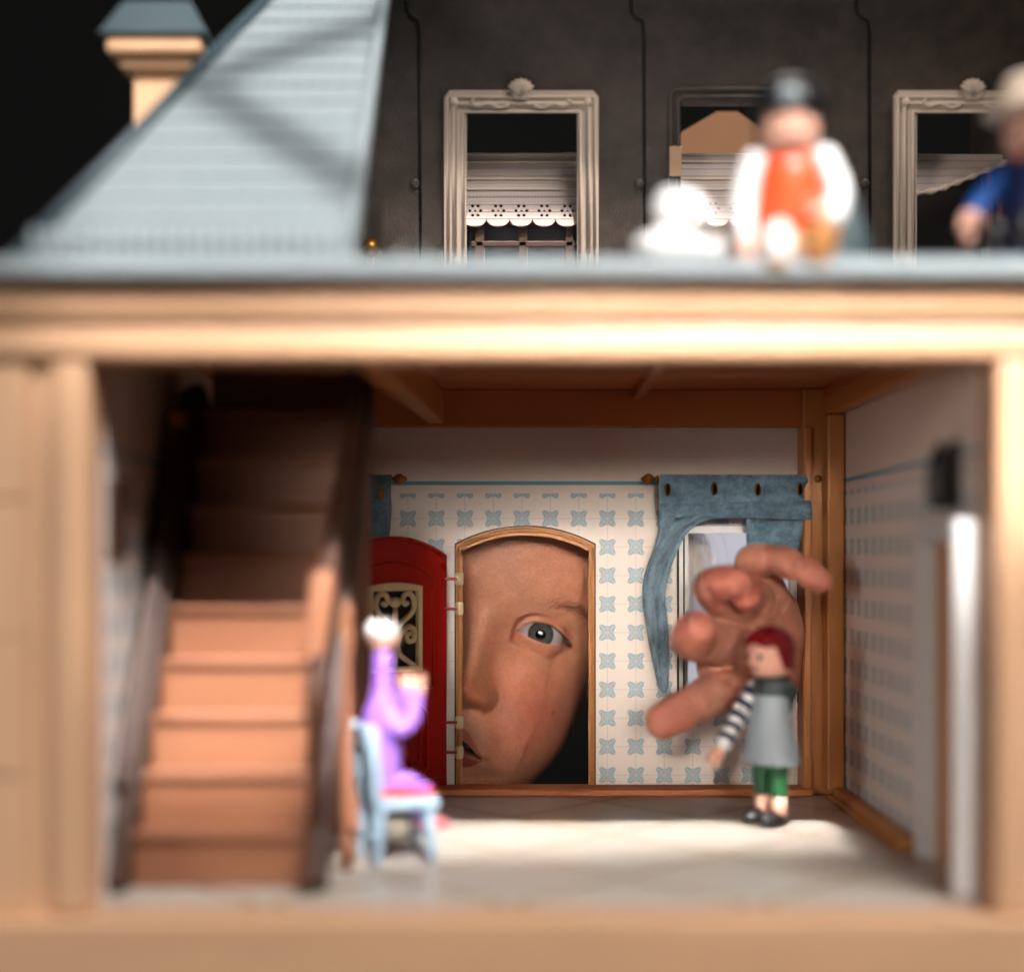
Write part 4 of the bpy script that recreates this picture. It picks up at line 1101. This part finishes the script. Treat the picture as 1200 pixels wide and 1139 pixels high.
# nose
An = cub([-50, -44, -41, -38.5, -35.5, -31, -27, -20, -12, -4, 4, 12, 20], [0, 0.7, 2.8, 8.0, 14.4, 18.4, 17.6, 12.8, 8.2, 4.8, 2.6, 0.8, 0])
Sn = cub([-50, -40, -34, -29, -20, -8, 4, 14, 20], [7.5, 7.2, 7.6, 7.2, 5.6, 5.0, 6.0, 8, 9])
f += An(z) * np.exp(-0.5 * (ax / Sn(z)) ** 2.2 * 1.0)
f += 6.2 * G(ax, z, 10.6, -33.6, 3.6, 4.2) - 3.6 * G(ax, z, 6.2, -39.4, 2.6, 1.7, 0.3) - 1.1 * np.exp(-0.5 * ((np.hypot(ax - 9.6, (z + 33.4) * 0.95) - 6.6) / 1.1) ** 2) * sm(10.5, 13.0, ax)
# lips
mid = np.exp(-0.5 * (ax / 13.0) ** 2)
vU, vL, lU, lL = vermU(x), vermL(x), lipU(x), lipL(x)
tU = np.clip((vU - z) / np.maximum(vU - lU, 0.5), 0, 1); inU = (z < vU) & (z > lU) & (ax < 17.3)
f += 1.9 * np.exp(-0.5 * ((z - (vU + lU) / 2) / 2.6) ** 2) * mid + 2.6 * np.exp(-0.5 * ((z - (vL + lL) / 2) / 3.2) ** 2) * mid
f += -0.7 * G(ax, z, 0, -45.5, 1.7, 4) + 0.5 * G(ax, z, 3.4, -46, 1.6, 4)
f += -1.6 * G(ax, z, 17.6, -61.4, 2.0, 1.8)
openm = sm(0, 0.9, lU - z) * sm(0, 0.9, z - lL) * (ax < 17.3)
f -= 17.0 * openm
# eyelids: wrap the lids round the eyeball, then open the slit
ez = z - EC[2]; exx = ax - EC[0]
rr2 = exx ** 2 + ez ** 2
ball_f = EC[1] + np.sqrt(np.maximum(ER ** 2 - np.minimum(rr2, (ER * 0.93) ** 2), 0))
ball_f = ball_f - np.maximum(np.sqrt(rr2) - ER * 0.93, 0) * 1.6
U_, L_, C_, LF_ = upL(ax), loL(ax), creL(ax), lowF(ax)
inx = sm(13.2, 16.0, ax) * (1 - sm(39.4, 43.5, ax))
du_ = z - U_; dl_ = L_ - z
wU = inx * np.where(du_ >= 0, 1 - sm(0.4, 3.6, du_ * 2.6 / np.maximum(C_ - U_, 1.2) * 0.9), 1.0) * (z > (U_ + L_) / 2)
wL = inx * np.where(dl_ >= 0, 1 - sm(0.4, 6.0, dl_), 1.0) * (z <= (U_ + L_) / 2)
w = np.clip(wU + wL, 0, 1)
lidf = ball_f + 1.25
f = f * (1 - w) + lidf * w
f += -1.5 * np.exp(-0.5 * ((z - C_) / 0.55) ** 2) * sm(15, 18.5, ax) * (1 - sm(41, 45, ax)) + 0.75 * np.exp(-0.5 * ((z - C_ - 1.8) / 1.2) ** 2) * inx
f += -0.65 * np.exp(-0.5 * ((z - LF_) / 0.5) ** 2) * sm(18, 22, ax) * (1 - sm(33, 38, ax)) + 0.5 * np.exp(-0.5 * ((dl_ - 1.6) / 1.0) ** 2) * inx
f += -0.8 * np.exp(-0.5 * ((z - (U_ + L_) / 2) / 1.2) ** 2) * sm(12.5, 15, ax) * (1 - sm(15.5, 17, ax))
cover = EC[1] + np.sqrt(np.maximum((ER + 1.35) ** 2 - rr2, 0)); cover = np.where(rr2 < (ER + 0.9) ** 2, cover, -50)
kk_ = 1.1; f = np.where(cover < -30, f, np.maximum(f, cover) + kk_ * 0.25 * np.clip(1 - np.abs(f - cover) / kk_, 0, 1) ** 2)
slit = sm(-0.10, 0.30, -du_) * sm(-0.10, 0.30, -dl_) * (ax > 14.9) * (ax < 40.3)
f = f * (1 - slit) + (ball_f - 2.6) * slit
Fg[:, :nf] = f
# skin colour, with mouth shade, crease darkening and warm nose light painted in
pig = np.zeros((NZ, NX, 3)); pig[:] = srgb(216, 158, 128)
p = pig[:, :nf]
def tint(mask, rgb, k): 
    m = np.clip(mask * k, 0, 1)[..., None]; p[:] = p * (1 - m) + np.array(srgb(*rgb)) * m
tint(G(ax, z, 36, -36, 13, 15), (210, 112, 98), 0.6)
tint(G(ax, z, 3, -31, 9, 7), (220, 146, 108), 0.6)  # orange tint for warm light bounced onto the nose
tint(G(ax, z, 16, -10, 7, 10), (196, 130, 104), 0.4)
tint(sm(0, 0.8, vU - z) * sm(0, 0.8, z - lU) * (ax < 17.2), (178, 84, 76), 0.75)
tint(sm(0, 1.2, z - vL) * sm(0, 0.6, lL - z) * (ax < 17.2), (172, 66, 62), 0.85)
tint(openm, (26, 7, 7), 1.0)  # mouth opening coloured near black for its shade
tint(np.exp(-0.5 * ((z - C_) / 0.6) ** 2) * sm(15, 18.5, ax) * (1 - sm(41, 45, ax)), (170, 90, 72), 0.55)  # darker line painted along the lid crease
tint(sm(1.0, 0.0, np.abs(du_ - 0.1)) * inx * sm(17, 23, ax), (44, 26, 20), 0.95)
tint(sm(0.9, 0.0, np.abs(dl_ - 0.3)) * inx, (206, 128, 118), 0.7)
tint(slit, (120, 60, 56), 0.9)
tint(G(ax, z, 27, 6, 13, 5), (206, 146, 124), 0.35)
tint(G(x, z, 46, -26, 0.0 + 1.0, 1.0), (120, 62, 48), 0.0)
tint(G(x, z, (649 - 567) * es * math.cos(ROLL) + (838 - 729) * es * math.sin(ROLL), (649 - 567) * es * math.sin(ROLL) - (838 - 729) * es * math.cos(ROLL), 0.45, 0.5), (96, 44, 34), 0.9)
head_v = face_world(Xg.ravel(), Fg.ravel(), Zg.ravel())
head_f = []
for i in range(NZ - 1):
    a = i * NX
    for j in range(NX):
        k = (j + 1) % NX
        head_f.append((a + j, a + k, a + NX + k, a + NX + j))
head_p = pig.reshape(-1, 3)

# hand: tapered chains, fused by remeshing
def hw(px, py, d): return Vector((X(px, d), d, Z(py, d)))
chains = {
    'thumb': [(900, 800, 648, 12.5), (872, 800, 622, 10.6), (838, 812, 602, 9.0), (806, 829, 590, 8.3), (777, 845, 582, 7.6)],
    'index': [(884, 770, 640, 11.5), (852, 756, 612, 10.2), (816, 750, 590, 9.6), (812, 743, 574, 8.8), (819, 736, 566, 7.2)],
    'middle': [(890, 740, 640, 11.5), (860, 712, 614, 9.6), (836, 692, 594, 8.4), (844, 684, 582, 7.7), (862, 682, 574, 6.6)],
    'ring': [(900, 730, 640, 11.0), (886, 706, 618, 9.0), (878, 694, 600, 7.4), (875, 699, 582, 6.3)],
    'pinky': [(912, 735, 646, 10.5), (902, 700, 628, 8.6), (880, 662, 610, 7.2), (908, 656, 600, 6.2), (938, 667, 594, 5.9), (962, 681, 592, 4.6)],
    'palm': [(902, 800, 672, 15.5), (898, 775, 652, 15.5), (896, 750, 642, 14.0)],
    'web': [(866, 752, 620, 9.5), (842, 772, 618, 9.0), (846, 800, 612, 9.0)],
    'palm_edge': [(918, 780, 664, 10), (918, 745, 648, 9.5), (912, 715, 640, 9)],
    'wrist': [(902, 800, 672, 15.0), (905, 812, 700, 14.5), (915, 860, 760, 16), (960, 960, 840, 20)],
}
hv, hf = [], []
for nm, ch_ in chains.items():
    pr = spline([(*hw(a, b_, d_), r_ * (0.93 if nm in ('index', 'middle', 'ring', 'thumb') else 1)) for a, b_, d_, r_ in ch_], 6)
    P_, R_ = capsule_pts([Vector(q[:3]) for q in pr], [q[3] for q in pr], 5)
    v, f = tube_data(P_, R_, 18)
    o = len(hv); hv += v; hf += [tuple(i + o for i in q) for q in f]
hco, hfs = remeshed_arrays(hv, hf, 0.65, 12)
for nm in ('thumb', 'index', 'middle', 'ring', 'pinky'):
    pr = np.array(spline([(*hw(a, b_, d_), r_) for a, b_, d_, r_ in chains[nm]], 6))
    n_ = len(chains[nm])
    for jn in range(1, n_ - 1):
        i_ = jn * 6; p0 = pr[i_, :3]; ax_ = pr[i_ + 1, :3] - pr[i_ - 1, :3]; ax_ /= np.linalg.norm(ax_); r0 = pr[i_, 3]
        rel = hco - p0; tt = rel @ ax_; perp = rel - np.outer(tt, ax_); rad_ = np.linalg.norm(perp, axis=1)
        near = np.exp(-0.5 * (np.maximum(rad_ - r0, 0) / 1.5) ** 2) * (rad_ < r0 * 1.5)
        g_ = np.exp(-0.5 * ((tt + 1.2) / 0.6) ** 2) + 0.8 * np.exp(-0.5 * ((tt - 1.3) / 0.6) ** 2)
        pad = np.exp(-0.5 * ((tt - 6.0) / 3.0) ** 2)
        hco = hco - perp / np.maximum(rad_, 0.1)[:, None] * ((0.95 * g_ - 0.45 * pad) * near)[:, None]
hp_ = np.tile(np.array(srgb(198, 144, 124)), (len(hco), 1))
for nm in ('thumb', 'index', 'middle', 'ring', 'pinky'):
    a, b_, d_, r_ = chains[nm][-1]; tip = np.array(hw(a, b_, d_))
    kk = np.exp(-0.5 * (np.linalg.norm(hco - tip, axis=1) / 11.0) ** 2)[:, None] * 0.6
    hp_ = hp_ * (1 - kk) + np.array(srgb(204, 122, 108)) * kk
# creases on the palm side
def crease(p0, p1, depth, width):
    global hco
    a, b_ = np.array(hw(*p0)), np.array(hw(*p1)); ab_ = b_ - a
    t_ = np.clip(((hco - a) @ ab_) / (ab_ @ ab_), 0, 1)
    dist = np.linalg.norm((hco - (a + t_[:, None] * ab_))[:, [0, 2]], axis=1)
    front = hco[:, 1] < 668
    hco[:, 1] += np.where(front, 1.0 * depth * np.exp(-0.5 * (dist / width) ** 2), 0)
for c_ in (((805, 782, 600), (862, 778, 600), 1.5, 0.9), ((808, 791, 600), (866, 794, 600), 1.3, 0.9), ((858, 772, 600), (900, 708, 600), 1.6, 1.3), ((880, 790, 600), (915, 730, 600), 1.2, 1.2), ((838, 770, 600), (856, 742, 600), 1.2, 1.0)):
    crease(*c_)

person_root = PC + Vector((20, 90, -420))
allv = np.vstack([head_v, hco]); nhead = len(head_v)
allf = head_f + [[i + nhead for i in q] for q in hfs]
allp = np.vstack([head_p, hp_])
allp = np.hstack([allp, np.ones((len(allp), 1))])
ROOT['person'] = person_root
me = bpy.data.meshes.new('person')
me.from_pydata(((allv - np.array(person_root)) * MM).tolist(), [], [list(map(int, q)) for q in allf])
me.materials.append(M['skin'])
me.polygons.foreach_set('use_smooth', [True] * len(me.polygons))
at = me.attributes.new('pigment', 'FLOAT_COLOR', 'POINT'); at.data.foreach_set('color', allp.astype(np.float32).ravel())
me.update()
person = bpy.data.objects.new('person', me)
person.location = person_root * MM
person['label'] = 'blond child peering through the little doorway, hand reaching in at the window'
person['category'] = 'person'
COL.objects.link(person)

# eyeballs (cornea bulge), looking at the lens
for s in (1, -1):
    V, F, UV = [], [], []
    n1, n2 = 48, 40
    for i in range(n2 + 1):
        a = math.pi * i / n2
        for k in range(n1):
            b_ = 2 * math.pi * k / n1
            rx, rz, ry = math.sin(a) * math.cos(b_), math.sin(a) * math.sin(b_), math.cos(a)
            bul = 0.9 * float(sm(0.58, 0.30, np.array(a)))
            V.append((s * EC[0] + rx * ER, EC[1] + ry * ER + bul * ry, EC[2] + rz * ER))
            UV.append((rx * ER + 0.2, rz * ER - 0.15, 0) if ry > 0 else (30, 0, 0))
    for i in range(n2):
        for k in range(n1): F.append((i * n1 + k, (i + 1) * n1 + k, (i + 1) * n1 + (k + 1) % n1, i * n1 + (k + 1) % n1))
    V = np.array(V); Wv = face_world(V[:, 0], V[:, 1], V[:, 2])
    mk('eyeball', Wv, F, 'eye', person, True, attr={'uvw': ('FLOAT_VECTOR', UV)})
def surf(xq, zq):
    """surface height of the face at (x, z)"""
    i = int(np.clip(np.searchsorted(zs, zq), 0, NZ - 1)); w_ = Wc[i]
    return float(np.interp(xq / w_, xn, Fg[i, :nf]))
def strands(name, items, mat, parent, n=5):
    V, F = [], []
    for pts, r0 in items:
        v, f = tube_data([Vector(q) for q in pts], [r0 * (1 - 0.85 * i / (len(pts) - 1)) for i in range(len(pts))], n, 1.0, False)
        o = len(V); V += v; F += [tuple(i + o for i in q) for q in f]
    return mk(name, V, F, mat, parent, True)
def fw(xq, fq, zq): return face_world(np.array([xq]), np.array([fq]), np.array([zq]))[0]
for s in (1, -1):
    L = []
    for i in range(120):
        xq = 17.5 + 22.3 * i / 119 + random.uniform(-.2, .2)
        zq = float(upL(xq)); bf = EC[1] + math.sqrt(max(1, ER ** 2 - (xq - EC[0]) ** 2 - (zq - EC[2]) ** 2)) + 1.0
        ln = (1.9 + 3.8 * (i / 119) ** 1.1) * random.uniform(.75, 1.1)
        out_ = (xq - 27) / 14 * 0.55 + random.uniform(-.12, .12)
        L.append(([fw(s * (xq + (out_ + 0.25) * ln * t_), bf + ln * 0.7 * t_ - 0.2, zq + 0.1 - ln * 0.42 * t_ + ln * 0.30 * t_ * t_) for t_ in (0, .35, .7, 1)], 0.29))
    for i in range(34):
        xq = 24 + 15.5 * i / 33 + random.uniform(-.2, .2)
        zq = float(loL(xq)); bf = EC[1] + math.sqrt(max(1, ER ** 2 - (xq - EC[0]) ** 2 - (zq - EC[2]) ** 2)) + 0.9
        ln = random.uniform(1.0, 1.9)
        L.append(([fw(s * (xq + 0.3 * ln * t_), bf + ln * 0.6 * t_, zq - ln * 0.55 * t_) for t_ in (0, .5, 1)], 0.07))
    strands('eyelashes', L, 'lash', person, 4)
    B = []
    for i in range(340):
        t_ = random.random() ** 0.8; xq = 25 + 24 * t_
        zq = 15.6 + 2.6 * math.sin(math.pi * min(1, t_ * 0.9 + 0.05)) - 2.2 * t_ ** 3 + random.gauss(0, 1.7 * (1 - 0.4 * t_))
        ln = random.uniform(2.6, 4.6); an = math.radians(58 - 70 * t_ + random.uniform(-14, 14))
        f0_ = surf(s * xq, zq)
        x2, z2 = xq + ln * math.cos(an), zq + ln * math.sin(an) * 0.7
        B.append(([fw(s * xq, f0_ - 0.1, zq), fw(s * (xq + x2) / 2, surf(s * (xq + x2) / 2, (zq + z2) / 2) + 0.45, (zq + z2) / 2), fw(s * x2, surf(s * x2, z2) + 0.35, z2)], 0.06))
    strands('eyebrow', B, 'brow', person, 4)
# teeth
for i in range(-2, 3):
    xq = i * 7.0 + 3.5 if i < 0 else i * 7.0
    xq = (i) * 6.6
    cc = Vector(fw(xq, surf(0, -49) - 9.0 - 0.035 * xq * xq, -50.6))
    lathe('tooth', ball_prof(3.2, 4.2), 'teeth', person, cc, 12, 1.0, 0.55)
# hair: scalp cap + loose strands at the side
capmask = []
CV, CF, idx = [], [], {}
hx_line = lambda xa: 76 - 0.012 * xa * xa
grow = np.zeros((NZ, NX), bool)
for i in range(NZ):
    for j in range(NX):
        if j < nf:
            xx = abs(Xg[i, j]); rel = xx / Wc[i]
            grow[i, j] = (zs[i] > 70 - 18 * rel ** 6 + 3 * math.sin(9 * rel)) or (rel > 0.972 and zs[i] > 14)
        else:
            grow[i, j] = zs[i] > -66
stepi = list(range(0, NZ - 1, 3)) + [NZ - 1]
def hairpt(i, j):
    key = (i, j)
    if key not in idx:
        cx_, cf_ = 0.0, F0[i] - Dz[i]
        vx, vf = Xg[i, j] - cx_, Fg[i, j] - cf_
        q = 1.045 + 0.01 * math.sin(j * 2.1 + i * .05)
        up_ = 4.0 if zs[i] > 90 else 0
        idx[key] = len(CV); CV.append(fw(cx_ + vx * q, cf_ + vf * q, zs[i] + up_))
    return idx[key]
for a in range(len(stepi) - 1):
    i, i2 = stepi[a], stepi[a + 1]
    for j in range(NX):
        j2 = (j + 1) % NX
        if grow[i, j] and grow[i2, j] and grow[i, j2] and grow[i2, j2]:
            CF.append((hairpt(i, j), hairpt(i, j2), hairpt(i2, j2), hairpt(i2, j)))
hair = mk('hair', CV, CF, 'hair', person, True)
HS = []
for i in range(520):
    # locks falling from the crown down over the child's left side and away from the head
    a = random.uniform(0.15, 1.25)
    z0 = random.uniform(40, 104); wv = float(np.interp(z0, zs, Wc)) * 1.04
    fr0 = float(np.interp(z0, zs, F0 - Dz))
    st = np.array((wv * math.cos(a * 0.4), fr0 + random.uniform(-30, 26), z0))
    ln = random.uniform(30, max(36, z0 + 14)); fl = random.uniform(2, 20) * random.random() if i > 260 else random.uniform(14, 48); w1 = random.uniform(-5, 5)
    pts = []
    for t_ in np.linspace(0, 1, 7):
        # strands hang in world-vertical, so counter the head's roll
        dz_ = -ln * t_ * math.cos(ROLL); dx_ = fl * math.sin(t_ * 1.9) + ln * t_ * math.sin(ROLL) * -0.2 + max(0, 66 - wv) * sm(0, 0.5, np.array(t_)) * 0.9
        pts.append(fw(st[0] + dx_ + 1.2 * math.sin(t_ * 6 + w1), st[1] + w1 * t_, st[2] + dz_))
    HS.append((pts, random.uniform(0.10, 0.17)))
for i in range(120):
    # fine wisps standing off the temple, seen against the light in the little window
    dd = random.uniform(682, 700); a = random.random()
    p0 = (random.uniform(690, 730), random.uniform(560, 640)); p1 = (random.uniform(775, 815), random.uniform(585, 640))
    p3 = (random.uniform(800, 818) + 34 * a * a, random.uniform(690, 760)); p2 = (p3[0] * 0.5 + p1[0] * 0.5 + random.uniform(2, 14) + 10 * a, random.uniform(640, 690))
    HS.append(([(X(u_, dd), dd, Z(v_, dd)) for u_, v_ in spline([p0, p1, p2, p3], 6)], random.uniform(0.11, 0.19)))
strands('hair_strands', HS, 'hair', hair, 4)
# sweater: shoulders, chest and the sleeve of the raised arm
nk = Vector(fw(0, -52, -98))
sv, sf = [], []
def add_chain(pts, nn=20, flat=1.0):
    pr = spline(pts, 6); P_, R_ = capsule_pts([Vector(q[:3]) for q in pr], [q[3] for q in pr], 5)
    v, f = tube_data(P_, R_, nn, flat); o = len(sv); sv.extend(v); sf.extend([tuple(i + o for i in q) for q in f])
add_chain([(nk.x - 4, nk.y + 8, nk.z + 4, 44), (nk.x - 8, nk.y + 24, nk.z - 24, 62), (nk.x - 10, nk.y + 44, nk.z - 90, 92), (nk.x - 10, nk.y + 60, nk.z - 200, 92), (nk.x - 10, nk.y + 62, nk.z - 300, 88)])
add_chain([(nk.x - 20, nk.y + 40, nk.z - 40, 50), (nk.x + 90, nk.y + 50, nk.z - 62, 44), (nk.x + 170, nk.y + 40, nk.z - 130, 38), tuple(hw(985, 1010, 872)) + (33,), tuple(hw(938, 905, 800)) + (25,), tuple(hw(922, 876, 772)) + (21.5,)])
add_chain([(nk.x, nk.y + 40, nk.z - 40, 50), (nk.x - 100, nk.y + 60, nk.z - 80, 44), (nk.x - 130, nk.y + 64, nk.z - 200, 36), (nk.x - 132, nk.y + 40, nk.z - 300, 30)])
co, fs = remeshed_arrays(sv, sf, 3.0, 6)
mk('sweater', co, fs, 'sweater', person, True)
